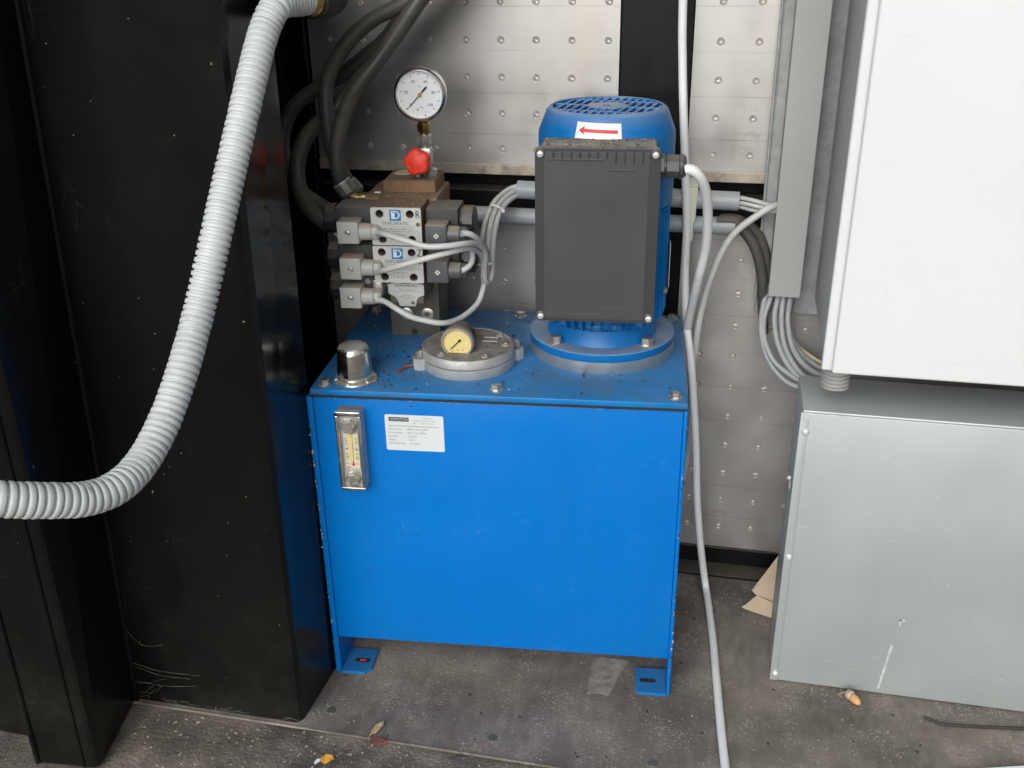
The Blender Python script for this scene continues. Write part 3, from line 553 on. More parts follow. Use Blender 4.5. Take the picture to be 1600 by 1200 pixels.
# breather cap
bm = B(); BX, BY = 0.0535, 0.030
lathe(bm, [(0, 0), (0.0275, 0), (0.0280, 0.0012), (0.0272, 0.0024), (0.0225, 0.0030), (0.0205, 0.0045), (0, 0.0045)], (BX, BY, ZL), n=40)
br = obj('breather_cap', bm, 'chrome', hpu, smooth=40, label='chromed breather cap at the front left of the lid')
bm = B(); lathe(bm, [(0, 0.005), (0.0240, 0.005), (0.0246, 0.0065), (0.0236, 0.008), (0.0222, 0.009), (0.0215, 0.020), (0.0205, 0.036), (0.0196, 0.0425), (0.0172, 0.0462), (0.0120, 0.0478), (0, 0.0484)], (BX, BY, ZL), n=48, rad=lambda t, r: r * (1 + 0.012 * math.cos(6 * t)))
obj('cap', bm, 'chrome', br, smooth=40)
for k in range(6):
    a = k * math.pi / 3 + 0.4; p = (BX + 0.0243 * math.cos(a), BY + 0.0243 * math.sin(a), ZL + 0.0024)
    bm = B(); lathe(bm, [(0.0022, 0), (0.0022, 0.0008), (0.0012, 0.0016), (0, 0.0018)], p, n=10); obj('screw', bm, 'steel_bright', br, smooth=50)

# return filter
FX, FY = 0.188, 0.0955
bm = B(); lathe(bm, [(0, 0), (0.0600, 0), (0.0612, 0.0015), (0.0612, 0.0128), (0.0600, 0.0138)], (FX, FY, ZL), n=72)
fl = obj('return_filter', bm, 'cast', hpu, smooth=40, label='round cast aluminium filter head with a yellow dial gauge')
bm = B(); lathe(bm, [(0.0590, 0.0138), (0.0602, 0.0146), (0.0602, 0.0245), (0.0588, 0.0262), (0.0565, 0.0264), (0.0555, 0.0255), (0, 0.0258)], (FX, FY, ZL), n=72)
obj('cover', bm, 'cast', fl, smooth=40)
for a in (200, 20, 110, 290):
    a = math.radians(a); c, s_ = math.cos(a), math.sin(a); bm = B()
    pts = [(-0.002, -0.012), (0.008, -0.011), (0.0145, -0.0065), (0.0145, 0.0065), (0.008, 0.011), (-0.002, 0.012)]
    if math.degrees(a) in (290.0,): continue
    pts = [(FX + (0.058 + u) * c - v * s_, FY + (0.058 + u) * s_ + v * c) for u, v in pts]
    poly_prism(bm, [(x, y, ZL) for x, y in pts], [(x, y, ZL + 0.0155) for x, y in pts]); obj('lug', bm, 'cast', fl)
    hexbolt('bolt', (FX + 0.0645 * c, FY + 0.0645 * s_, ZL + 0.0155), (0, 0, 1), 0.0050, 0.0085, fl)
for a in (135, 40, 0, 235, 305):
    a = math.radians(a); bm = B(); lathe(bm, [(0.0052, 0), (0.0052, 0.0012), (0.0042, 0.0022), (0.0022, 0.0022), (0.0018, 0.001), (0, 0.001)], (FX + 0.049 * math.cos(a), FY + 0.049 * math.sin(a), ZL + 0.0258), n=16); obj('screw', bm, 'cast', fl, smooth=40)
bm = B()
for a in ((0.205, 0.226, 0.106, 0.1075), (0.205, 0.226, 0.119, 0.1205), (0.2245, 0.226, 0.106, 0.1205)): box(bm, a[0], a[1], a[2], a[3], ZL + 0.0256, ZL + 0.0272)
obj('cast_mark', bm, 'cast', fl)
bm = B(); lathe(bm, [(0.0105, 0), (0.0105, 0.002), (0.007, 0.0022), (0.007, 0.012), (0, 0.012)], (0.1795, 0.078, ZL + 0.0256), n=20); obj('stem', bm, 'steel', fl, smooth=40)
def dial(name, cx, cy, cz, R, depth, m_rim, m_face, m_case, parent, n=48):
    """Gauge facing -Y in local coordinates: case, rim and face."""
    bm = B(); lathe(bm, [(0, 0.004), (R * 0.93, 0.004), (R * 0.93, depth), (R * 0.85, depth + 0.002), (0, depth + 0.002)], (cx, cy, cz), (0, 1, 0), n)
    g = obj(name, bm, m_case, parent, smooth=40)
    return g
def dial_bits(g, cx, cy, cz, R, m_rim, m_face):
    bm = B(); lathe(bm, [(R * 0.84, 0.004), (R * 0.85, 0.0008), (R * 0.90, -0.0005), (R * 0.97, 0.0008), (R, 0.004), (R, 0.010), (R * 0.96, 0.012), (R * 0.9, 0.012)], (cx, cy, cz), (0, 1, 0), 56); obj('rim', bm, m_rim, g, smooth=50)
    bm = B(); lathe(bm, [(0, 0.0038), (R * 0.86, 0.0038)], (cx, cy, cz), (0, 1, 0), 48); f = obj('face', bm, m_face, g)
GX, GY, GZ = 0.1795, 0.062, 0.4885
g2 = dial('filter_gauge', GX, GY, GZ, 0.0212, 0.030, 'steel', 'dial_yellow', 'plastic_black', fl)
g2.parent = hpu; g2['label'] = 'small clogging gauge with yellowed face on the filter'
dial_bits(g2, GX, GY, GZ, 0.0212, 'cast', 'dial_yellow')
def pointer(g, cx, y, cz, ang, L, tail, w, m='ink'):
    """Needle at angle ang clockwise from up."""
    d = Vector((math.sin(ang), 0, math.cos(ang))); s_ = Vector((d.z, 0, -d.x)); c = Vector((cx, y, cz)); bm = B()
    pts = [c + d * L, c + d * (L * .8) + s_ * w * .5, c + s_ * w * .6, c - d * tail * .35 + s_ * w * .5, c - d * tail * .4 + s_ * w * 1.2, c - d * tail + s_ * w * 1.2, c - d * tail - s_ * w * 1.2, c - d * tail * .4 - s_ * w * 1.2, c - d * tail * .35 - s_ * w * .5, c - s_ * w * .6, c + d * (L * .8) - s_ * w * .5]
    poly_prism(bm, pts, [p + Vector((0, 0.0005, 0)) for p in pts]); obj('pointer', bm, m, g)
pointer(g2, GX, GY + 0.0022, GZ, math.radians(225), 0.0135, 0.006, 0.0012)
text('dial_figure', '0', 0.0036, GX - 0.0065, GY + 0.0034, GZ - 0.0115, 'ink_grey', g2); text('dial_figure', 'bar', 0.0032, GX + 0.0005, GY + 0.0034, GZ - 0.0100, 'ink_grey', g2); text('dial_figure', '5', 0.0036, GX + 0.007, GY + 0.0034, GZ - 0.0105, 'ink_grey', g2)
bm = B()
for k in range(21):
    a = math.radians(-135 + 13.5 * k); r = 0.0155; p = (GX + r * math.sin(a), GZ + r * math.cos(a)); box(bm, p[0] - .0003, p[0] + .0003, GY + 0.0033, GY + 0.0036, p[1] - .0003, p[1] + .0003)
obj('dial_mark', bm, 'ink_grey', g2)

# ---------------------------------------------------------------- motor
MX, MY = 0.3585, 0.166
bm = B(); lathe(bm, [(0, 0), (0.0955, 0), (0.0962, 0.001), (0.0962, 0.0162), (0, 0.0162)], (MX, MY, ZL), n=96)
ring_ = obj('adapter_ring', bm, 'machined', hpu, smooth=40, label='bare machined steel ring under the blue motor flange')
mz0, mz1 = 0.497, 0.655
bm = B(); lathe(bm, [(0, 0), (0.067, 0), (0.072, 0.004), (0.072, mz1 - mz0), (0, mz1 - mz0)], (MX, MY, mz0), n=64)
for k in range(44):                                           # cooling fins all around the stator
    a = 2 * math.pi * k / 44; c, s_ = math.cos(a), math.sin(a); t = 0.0011
    b0 = [(MX + r * c - v * s_, MY + r * s_ + v * c) for r, v in ((0.070, -t), (0.0825, -t * .7), (0.0825, t * .7), (0.070, t))]
    b1 = [(MX + r * c - v * s_, MY + r * s_ + v * c) for r, v in ((0.070, -t), (0.0785, -t * .7), (0.0785, t * .7), (0.070, t))]
    poly_prism(bm, [(x, y, mz0 + 0.002) for x, y in b1], [(x, y, mz0 + 0.014) for x, y in b0]); poly_prism(bm, [(x, y, mz0 + 0.014) for x, y in b0], [(x, y, mz1) for x, y in b0])
motor = obj('motor', bm, 'blue_motor', hpu, smooth=35, label='blue electric motor standing upright with dark terminal box')
bm = B(); lathe(bm, [(0, 0.0163), (0.0958, 0.0163), (0.0962, 0.0170), (0.0962, 0.0262), (0.0950, 0.0272), (0.0745, 0.0272), (0.0725, 0.0268), (0.0715, 0.030), (0.069, 0.0395), (0.068, 0.0475), (0, 0.0475)], (MX, MY, ZL), n=96)
obj('flange', bm, 'blue_motor', motor, smooth=35)
for a in (225, 315, 45, 135):
    a = math.radians(a + 1); p = (MX + 0.0830 * math.cos(a), MY + 0.0830 * math.sin(a), ZL + 0.0272); hexbolt('bolt', p, (0, 0, 1), 0.0078, 0.0085, motor, washer=0.0100, ph=a)
for x in (-0.045, -0.005, 0.018, 0.045):                        # end shield openings above the flange
    bm = B(); yy = MY - math.sqrt(0.0742 ** 2 - x * x); box(bm, MX + x - 0.009, MX + x + 0.009, yy - 0.0015, yy + 0.012, 0.5005, 0.5065, 0.001); obj('end_shield_rib', bm, 'blue_motor', motor)
fz = 0.652
bm = B(); lathe(bm, [(0.0835, 0), (0.0843, 0.001), (0.0843, 0.081), (0.0836, 0.087), (0.0745, 0.1105), (0.0715, 0.1140), (0.0690, 0.1155), (0.0670, 0.1150), (0.0660, 0.1115)], (MX, MY, fz), n=96)
fan = obj('fan_cover', bm, 'blue_motor', motor, smooth=35)
tz = fz + 0.1147
bm = B(); lathe(bm, [(0, tz - 0.0036), (0.0655, tz - 0.0036)], (MX, MY, 0), n=64); obj('fan_shadow_plate', bm, 'blue_dark', motor)  # dark disc colours in the shade seen through the grille openings
bm = B(); lathe(bm, [(0, tz - 0.003), (0.0250, tz - 0.003), (0.0250, tz), (0, tz)], (MX, MY, 0), n=40); obj('grille_hub', bm, 'grille', motor)
bm = B(); box(bm, MX - 0.0055, MX + 0.004, MY - 0.004, MY + 0.002, tz, tz + 0.0004); obj('hub_mark', bm, 'blue_dark', motor)
sk = math.radians(14)
for k in range(-6, 7):
    u = k * 0.0098 + 0.0049; h = math.sqrt(max(0, 0.0660 ** 2 - u * u))
    if h < 0.012: continue
    bm = B(); pts = [(u - 0.0012, -h), (u + 0.0012, -h), (u + 0.0012, h), (u - 0.0012, h)]
    pts = [(MX + x * math.cos(sk) + y * math.sin(sk), MY - x * math.sin(sk) + y * math.cos(sk)) for x, y in pts]
    poly_prism(bm, [(x, y, tz - 0.003) for x, y in pts], [(x, y, tz - 0.0002) for x, y in pts]); obj('grille_bar', bm, 'grille', motor)
for u in (-0.040, 0.0, 0.040):
    h = math.sqrt(0.0660 ** 2 - u * u); bm = B(); pts = [(-h, u - 0.0022), (h, u - 0.0022), (h, u + 0.0022), (-h, u + 0.0022)]
    pts = [(MX + x * math.cos(sk) + y * math.sin(sk), MY - x * math.sin(sk) + y * math.cos(sk)) for x, y in pts]
    poly_prism(bm, [(x, y, tz - 0.0032) for x, y in pts], [(x, y, tz - 0.0005) for x, y in pts]); obj('grille_bar', bm, 'grille', motor)
# direction arrow sticker, curved round the cover
def curved(pts, r0, r1, name, m, parent):
    """pts: (arc length, z) polygon wrapped on the fan cover, facing the front."""
    bm = B(); es = []; f = bm.faces.new([bm.verts.new((x, 0, z)) for x, z in pts])
    for cut in [k * 0.004 for k in range(-12, 13)]:
        g = bm.verts[:] + bm.edges[:] + bm.faces[:]; bmesh.ops.bisect_plane(bm, geom=g, plane_co=(cut, 0, 0), plane_no=(1, 0, 0))
    ex = bmesh.ops.extrude_face_region(bm, geom=bm.faces[:])
    top = {v for v in ex['geom'] if isinstance(v, bmesh.types.BMVert)}
    for v in bm.verts:
        r = 0.0836 - (v.co.z - 0.739) * (0.0091 / 0.0235) + (r1 if v in top else r0); a = v.co.x / 0.08; v.co = (MX + r * math.sin(a), MY - r * math.cos(a), v.co.z)
    return obj(name, bm, m, parent)
sa = curved([(-0.0345, 0.7592), (0.0195, 0.7580), (0.0195, 0.7405), (-0.0345, 0.7415)], 0.0002, 0.0006, 'arrow_sticker', 'paper_white', motor)
curved([(-0.0312, 0.7504), (-0.0240, 0.7552), (-0.0245, 0.7521), (0.0150, 0.7509), (0.0150, 0.7473), (-0.0245, 0.7485), (-0.0240, 0.7456)], 0.0007, 0.0009, 'direction_arrow', 'red_ink', motor)
# terminal box
TX0, TX1, TZ0, TZ1 = 0.2825, 0.4235, 0.5345, 0.7405
bm = B(); box(bm, TX0 + 0.005, TX1 - 0.004, 0.050, 0.095, TZ0 + 0.004, TZ1 + 0.001, 0.004)
tb = obj('terminal_box', bm, 'plastic_dark', motor, smooth=35)
bm = B(); prism(bm, rrect(TX0, TX1, TZ0, TZ1, 0.006), 0.0335, 0.0500)
obj('terminal_box_cover', bm, 'plastic_dark', motor, smooth=35)
bm = B(); prism(bm, rrect(TX0 + 0.0105, TX1 - 0.0120, TZ0 + 0.0035, TZ1 - 0.0035, 0.003), 0.0320, 0.0334)
bmesh.ops.bevel(bm, geom=[e for e in bm.edges if abs(e.verts[0].co.y - 0.0320) < 1e-5 and abs(e.verts[1].co.y - 0.0320) < 1e-5 and len(e.link_faces) == 2 and e.calc_face_angle(0) > 0.5], offset=0.001, segments=2, affect='EDGES')
obj('raised_field', bm, 'plastic_cover', motor, smooth=35)
bm = B()
for k in range(11):
    x = TX0 + 0.021 + k * 0.0100; lo = 0.7245 if k > 6 else 0.7305
    if x > TX1 - 0.02: continue
    box(bm, x - 0.0006, x + 0.0006, 0.0306, 0.0321, lo, 0.7370)  # black bars paint the shade of grooves moulded into the cover
obj('rib_and_groove', bm, 'plastic_black', motor); bm = B(); box(bm, TX0 + 0.014, TX0 + 0.078, 0.0300, 0.0321, 0.7286, 0.7294); box(bm, TX0 + 0.081, TX0 + 0.112, 0.0300, 0.0321, 0.7170, 0.7178)
box(bm, TX0 + 0.014, TX0 + 0.078, 0.0313, 0.0321, 0.5440, 0.5447); box(bm, TX0 + 0.078, TX0 + 0.108, 0.0313, 0.0321, 0.5530, 0.5537); box(bm, TX0 + 0.098, TX0 + 0.0987, 0.0313, 0.0321, 0.5385, 0.5528); box(bm, TX0 + 0.1073, TX0 + 0.108, 0.0313, 0.0321, 0.5385, 0.5530)
obj('rib_and_groove', bm, 'plastic_cover', motor)
for nm, m_, cnt, lo_, hi_ in (('leaf_litter', 'crumb_brown', 150, .0006, .0030), ('dark_crumbs', 'debris_dark', 26, .0005, .0026), ('pale_crumbs', 'debris_pale', 30, .0003, .0014)):
    bm = B()                                                    # litter of leaf crumbs lying on the box
    for k in range(cnt):
        x, y = random.uniform(TX0 + 0.006, TX1 - 0.006), random.uniform(0.0365, 0.092); L, wd = random.uniform(lo_, hi_), random.uniform(.0004, .0010); a = random.uniform(0, 3.14)
        p = [(x + u * math.cos(a) - v * math.sin(a), y + u * math.sin(a) + v * math.cos(a)) for u, v in ((-L, -wd), (L, -wd * .5), (L * .8, wd), (-L * .7, wd))]
        z = TZ1 + (0.0 if y < 0.05 else 0.001); poly_prism(bm, [(q[0], q[1], z - 0.0005) for q in p], [(q[0], q[1], z + random.uniform(.0001, .0005)) for q in p])
    kind(obj(nm, bm, m_, motor), 'stuff')
for x, z in ((TX0 + 0.0062, TZ1 - 0.0062), (TX1 - 0.0062, TZ1 - 0.0062), (TX0 + 0.0062, TZ0 + 0.0062), (TX1 - 0.0062, TZ0 + 0.0062)):
    bm = B(); lathe(bm, [(0.0062, 0.0006), (0.0062, 0), (0.0052, -0.0006), (0.0046, 0.0002)], (x, 0.0330, z), (0, 1, 0), 24); obj('screw_seat', bm, 'gland_dark', motor, smooth=40)
    bm = B(); lathe(bm, [(0, -0.0030), (0.0026, -0.0030), (0.0038, -0.0020), (0.0040, 0.0005)], (x, 0.0330, z), (0, 1, 0), 20); sc = obj('screw', bm, 'steel_bright', motor, smooth=50)
    bm = B(); box(bm, x - 0.0022, x + 0.0022, 0.0297, 0.0300, z - 0.0004, z + 0.0004); obj('screw_slot', bm, 'ink_grey', motor)
# cable gland on the box's right side
bm = B(); gx, gy, gz = TX1 - 0.005, 0.066, 0.7150
cyl(bm, (gx, gy, gz), (gx + 0.005, gy, gz), 0.0125, n=24); cyl(bm, (gx + 0.005, gy, gz), (gx + 0.0095, gy, gz), 0.0145, n=6, bev=0.0006, phase=0.2); cyl(bm, (gx + 0.0095, gy, gz), (gx + 0.0115, gy, gz), 0.0115, n=24)
cyl(bm, (gx + 0.0115, gy, gz), (gx + 0.0265, gy, gz), 0.0142, n=8, bev=0.0008, phase=0.2); lathe(bm, [(0.0142, 0), (0.0138, 0.004), (0.0110, 0.0075), (0.0070, 0.008), (0, 0.008)], (gx + 0.0265, gy, gz), (1, 0, 0), 24)
obj('cable_gland', bm, 'gland_dark', motor, smooth=30)
bm = B(); box(bm, MX + 0.0835, MX + 0.0845, MY - 0.03, MY - 0.005, 0.545, 0.600, 0.0004); obj('rating_plate', bm, 'steel_bright', motor)
bm = B()
p = [(MX + 0.0843 * math.cos(a), MY + 0.0843 * math.sin(a)) for a in (-0.35, -0.25)]
cyl(bm, (MX + 0.079, MY - 0.030, 0.541), (MX + 0.082, MY - 0.031, 0.541), 0.004, n=12); obj('grease_plug', bm, 'steel', motor)

# ---------------------------------------------------------------- manifold and valves
bm = B(); box(bm, 0.0655, 0.1345, 0.181, 0.245, ZL, 0.560, 0.0012)
mf = obj('manifold_block', bm, 'manifold', hpu, smooth=35, label='oily steel manifold block carrying the solenoid valves')
bm = B(); box(bm, 0.0480, 0.1440, 0.152, 0.245, 0.540, 0.6520, 0.0015); obj('valve_subplate', bm, 'rust', mf, smooth=35)
bm = B(); poly_prism(bm, [(x, y, 0.6522) for x, y in ((0.0685, 0.176), (0.1375, 0.176), (0.1375, 0.243), (0.0685, 0.243))], [(x, y, 0.6680) for x, y in ((0.0685, 0.176), (0.1375, 0.176), (0.1375, 0.243), (0.0685, 0.243))])
bmesh.ops.bevel(bm, geom=bm.edges[:], offset=0.0012, segments=2, affect='EDGES'); obj('top_block', bm, 'rust', mf, smooth=35)
bm = B(); lathe(bm, [(0.0042, -0.0004), (0.0046, -0.0004), (0.0046, 0.001), (0.0034, 0.002), (0, 0.002)], (0.1010, 0.1757, 0.6608), (0, 1, 0), 20); obj('plug_hole', bm, 'gasket', mf)
bm = B(); lathe(bm, [(0.0135, 0), (0.0135, 0.001), (0.0122, 0.0018), (0.006, 0.002), (0.0055, 0.0008), (0, 0.0008)], (0.0870, 0.2220, 0.6680), n=22, rad=lambda t, r: r * (1 + .06 * math.sin(3 * t + 1) + .04 * math.sin(7 * t))); obj('crusted_plug', bm, 'debris_pale', mf, smooth=40)
for x in (0.0880, 0.1175):
    bm = B(); lathe(bm, [(0.0095, 0.0004), (0.0092, -0.0006), (0.0080, -0.0012), (0.0038, -0.0012), (0.0035, 0.0030), (0, 0.0030)], (x, 0.1808, 0.4815), (0, 1, 0), 24); obj('socket_bolt', bm, 'steel', mf, smooth=40)
bm = B(); cyl(bm, (0.0985, 0.1806, 0.4555), (0.0985, 0.1800, 0.4555), 0.0045, n=18); obj('plug_hole', bm, 'gasket', mf)
bm = B(); cyl(bm, (0.0440, 0.205, 0.630), (0.030, 0.205, 0.630), 0.012, n=8, bev=0.001); obj('end_fitting', bm, 'galv_dull', mf, smooth=30)
bm = B(); box(bm, 0.0575, 0.0655, 0.171, 0.175, 0.6522, 0.6540, 0.0004); obj('white_tag', bm, 'paper_white', mf)

def din_plug(v, x0, zc, m_body, m_gland, dark):
    """Square solenoid plug with its cable gland pointing to +X."""
    bm = B(); box(bm, x0, x0 + 0.0275, 0.086, 0.113, zc - 0.0142, zc + 0.0142, 0.0018, 3)
    c = obj('plug', bm, m_body, v, smooth=35, label='dark grey solenoid plug' if dark else 'light grey solenoid plug')
    bm = B(); cyl(bm, (x0 + 0.026, 0.099, zc - 0.001), (x0 + 0.0425, 0.099, zc - 0.001), 0.0112, 0.0105, n=24, bev=0.0006); obj('plug_neck', bm, m_body, v, smooth=35)
    bm = B(); cyl(bm, (x0 + 0.0425, 0.099, zc - 0.001), (x0 + 0.0500, 0.099, zc - 0.001), 0.0098, n=8, bev=0.0008); lathe(bm, [(0.0098, 0), (0.0075, 0.0022), (0.0042, 0.0024)], (x0 + 0.050, 0.099, zc - 0.001), (1, 0, 0), 8); obj('plug_nut', bm, m_gland, v, smooth=25)
    bm = B()
    if dark:
        s_ = 0.0036; prism(bm, [(x0 + 0.014 + s_, zc), (x0 + 0.014, zc + s_), (x0 + 0.014 - s_, zc), (x0 + 0.014, zc - s_)], 0.0853, 0.0860); obj('plug_mark', bm, 'steel_bright', v)
        bm = B(); cyl(bm, (x0 + 0.014, 0.0853, zc), (x0 + 0.014, 0.0849, zc), 0.0013, n=12); obj('plug_screw', bm, 'ink_grey', v)
    else:
        lathe(bm, [(0, 0.0004), (0.0022, 0.0002), (0.0028, 0.0006), (0.0033, -0.0002), (0.0038, 0.0004)], (x0 + 0.014, 0.0853, zc), (0, 1, 0), 18); obj('plug_screw', bm, 'steel', v, smooth=40)
    return c
def coil(v, x0, x1, zc, end, m='coil'):
    bm = B(); box(bm, x0, x1, 0.1135, 0.160, zc - 0.0205, zc + 0.0205, 0.0025); obj('coil', bm, m, v, smooth=35)
    bm = B(); d = -1 if end < 0 else 1; xs_ = x0 if d < 0 else x1
    cyl(bm, (xs_, 0.137, zc), (xs_ + d * 0.004, 0.137, zc), 0.0165, n=24); lathe(bm, [(0.0185, 0), (0.0185, 0.012), (0.0165, 0.014), (0, 0.014)], (xs_ + d * 0.004, 0.137, zc), (d, 0, 0), 40, rad=lambda t, r: r * (1 + 0.035 * math.cos(10 * t))); obj('coil_nut', bm, 'plastic_black', v, smooth=30)
def symbol(v, x, y, z, s):
    bm = B(); t = 0.00035
    for k in range(3):
        a, b = x + (k - 1.5) * s, x + (k - 0.5) * s
        for r in ((a, b, z - s / 2, z - s / 2 + t), (a, b, z + s / 2 - t, z + s / 2), (a, a + t, z - s / 2, z + s / 2), (b - t, b, z - s / 2, z + s / 2)): thick(bm, *r, y, 0.0002)
    for k in (-1, 1): thick(bm, x + k * 2.0 * s - s * .35, x + k * 2.0 * s + s * .35, z - t / 2, z + t / 2, y, 0.0002); thick(bm, x + k * 0.2 * s, x + k * .2 * s + t, z + s / 2, z + s * .8, y, 0.0002); thick(bm, x + k * 0.2 * s, x + k * .2 * s + t, z - s * .8, z - s / 2, y, 0.0002)
    obj('symbol', bm, 'ink_grey', v)
def valve(zc, lab, z0, z1, x0, x1, model, mark, right):
    r = 0.0052; holes = [(x0 + 0.0115, z1 - 0.0080, r), (x1 - 0.0140, z1 - 0.0080, r), (x0 + 0.0135, z0 + 0.0075, r), (x1 - 0.0130, z0 + 0.0075, r)]
    bm = B(); plate(bm, [(x0, z0), (x1, z0), (x1, z1), (x0, z1)], holes, 0.1030, 0.128); box(bm, x0, x1, 0.1282, 0.1515, z0, z1)
    v = obj('solenoid_valve', bm, 'rust', hpu, label=lab)
    bm = B(); plate(bm, rrect(x0, x1, z0, z1, 0.0022), holes + [(x1 - 0.0040, zc + 0.0030, 0.0028)], 0.1000, 0.1028); obj('name_plate', bm, 'plate', v)
    for hx, hz, hr in holes:
        bm = B(); lathe(bm, [(0.0051, 0.010), (0.0051, 0.004), (0.0046, 0.0034), (0.0026, 0.0034), (0.0024, 0.008), (0, 0.008)], (hx, 0.1060, hz), (0, 1, 0), 14); obj('socket_bolt', bm, 'gasket', v)  # bolt heads coloured black so the mounting holes look deep and shaded
    bm = B(); lathe(bm, [(0.0026, 0.0), (0.0012, -0.0006), (0, -0.0006)], (x1 - 0.0040, 0.1022, zc + 0.0030), (0, 1, 0), 12); obj('rivet', bm, 'ferrule', v)
    cx = (x0 + x1) / 2 - 0.0005
    bm = B(); thick(bm, cx - 0.0072, cx + 0.0072, z1 - 0.0165, z1 - 0.0025, 0.0999); obj('logo_square', bm, 'logo_blue', v)
    text('logo_letter', 'D', 0.0150, cx + 0.0002, 0.0994, z1 - 0.0096, 'paper_white', v, xs=1.15)
    bm = B(); box(bm, cx - 0.0034, cx - 0.0006, 0.0992, 0.0993, z1 - 0.0128, z1 - 0.0062); obj('logo_stroke', bm, 'paper_white', v)
    text('maker_lettering', 'DUPLOMATIC', 0.0052, cx, 0.0997, z1 - 0.0198, 'ink', v, xs=1.02)
    text('model_lettering', model, 0.0041, cx + 0.001, 0.0997, z1 - 0.0270, 'ink_grey', v)
    bm = B(); thick(bm, x0 + 0.013, x1 - 0.004, z1 - 0.0301, z1 - 0.0298, 0.0999, 0.0002); thick(bm, x0 + 0.013, x1 - 0.008, z1 - 0.0235, z1 - 0.0232, 0.0999, 0.0002); obj('rule_line', bm, 'ink_grey', v)
    symbol(v, cx + 0.003, 0.0999, z0 + 0.0105, 0.0062)
    text('hand_mark', mark, 0.0135, x1 - 0.0042, 0.0996, z1 - 0.0085, 'ink', v, xs=0.75)
    coil(v, 0.0195, x0 - 0.0015, zc, -1)
    if right: coil(v, x1 + 0.0025, 0.1780, zc, 1)
    return v
v1 = valve(0.628, 'upper solenoid valve with light grey plug left and dark plug right', 0.6040, 0.6520, 0.0695, 0.1335, 'Type  MD1L-S1/50N-12V', 'R', True)
din_plug(v1, 0.0285, 0.6225, 'conn_light', 'conn_light', False); din_plug(v1, 0.1405, 0.6210, 'conn_dark', 'gland_dark', True)
v2 = valve(0.579, 'middle solenoid valve with light grey plug left and dark plug right', 0.5545, 0.6025, 0.0690, 0.1330, 'Type  MD1L-S2/50N-12V', 'Z', True)
din_plug(v2, 0.0280, 0.5755, 'conn_light', 'conn_light', False); din_plug(v2, 0.1400, 0.5740, 'conn_dark', 'gland_dark', True)
# third, smaller cartridge valve
ol = [(0.0955, 0.5535), (0.1150, 0.5535), (0.1180, 0.5500), (0.1290, 0.5470), (0.1290, 0.5330), (0.1215, 0.5300), (0.1185, 0.5250), (0.1170, 0.5175), (0.0960, 0.5175), (0.0935, 0.5250), (0.0900, 0.5300), (0.0820, 0.5340), (0.0820, 0.5470), (0.0920, 0.5500)]
bm = B(); box(bm, 0.0830, 0.1280, 0.1172, 0.181, 0.5200, 0.5525, 0.001)
v3 = obj('solenoid_valve', bm, 'manifold', hpu, label='lower small valve with a notched name plate and one light grey plug')
bm = B(); plate(bm, ol, [(0.1135, 0.5220, 0.0026)], 0.1150, 0.1170); obj('name_plate', bm, 'plate', v3)
bm = B(); lathe(bm, [(0.0025, 0.0), (0.0012, -0.0006), (0, -0.0006)], (0.1135, 0.1165, 0.5220), (0, 1, 0), 12); obj('rivet', bm, 'ferrule', v3)
bm = B(); thick(bm, 0.0985, 0.1125, 0.5485, 0.5532, 0.1149); obj('logo_square', bm, 'logo_teal', v3)
text('maker_lettering', 'DUPLOMATIC', 0.0046, 0.1055, 0.1147, 0.5450, 'ink', v3); text('model_lettering', 'MD1L-B4/10V', 0.0036, 0.1065, 0.1147, 0.5400, 'ink_grey', v3); symbol(v3, 0.1065, 0.1149, 0.5305, 0.0045)
bm = B(); thick(bm, 0.0835, 0.1275, 0.5372, 0.5375, 0.1149, 0.0002); obj('rule_line', bm, 'ink_grey', v3)
coil(v3, 0.0195, 0.0640, 0.5370, -1)
bm = B(); cyl(bm, (0.064, 0.137, 0.540), (0.0825, 0.137, 0.540), 0.011, n=6, bev=0.001); cyl(bm, (0.056, 0.121, 0.551), (0.056, 0.112, 0.551), 0.004, n=6); cyl(bm, (0.070, 0.112, 0.545), (0.070, 0.105, 0.545), 0.0042, n=6); box(bm, 0.0645, 0.0765, 0.104, 0.121, 0.532, 0.556, 0.0015); obj('cartridge_nut', bm, 'steel', v3, smooth=30)
din_plug(v3, 0.0250, 0.5365, 'conn_light', 'conn_light', False)

# gauge with shut-off valve on the top block
gxx, gyy = 0.1210, 0.2030
bm = B(); cyl(bm, (0.1265, 0.205, 0.6680), (0.1265, 0.205, 0.6765), 0.0098, n=6, bev=0.0008); lathe(bm, [(0.0075, 0), (0.0088, 0.002), (0.0060, 0.004), (0, 0.004)], (0.1265, 0.205, 0.6755), n=20)
box(bm, gxx - 0.0095, gxx + 0.0085, 0.195, 0.213, 0.6780, 0.7060, 0.0012); cyl(bm, (0.110, 0.203, 0.668), (0.110, 0.203, 0.680), 0.0045, n=16)
sv = obj('shut_off_valve', bm, 'steel', hpu, smooth=35, label='small steel shut-off valve with a red hand knob under the gauge')
bm = B(); cyl(bm, (gxx, gyy, 0.706), (gxx, gyy, 0.7095), 0.0062, n=20); lathe(bm, [(0, 0), (0.0095, 0), (0.0098, 0.001), (0.0098, 0.012), (0.0085, 0.0135), (0, 0.0135)], (gxx, gyy, 0.7095), n=6); obj('union_nut', bm, 'steel', sv, smooth=25)
bm = B(); ax = Vector((-0.10, -1, 0.10)).normalized(); kp = Vector((gxx - 0.0045, 0.1945, 0.6905))
cyl(bm, kp - ax * 0.002, kp + ax * 0.006, 0.006, n=16); obj('knob_stem', bm, 'steel', sv)
bm = B(); lob = lambda t, r: r * (1 + 0.075 * math.cos(5 * t + 0.4)) if r > 0.011 else r
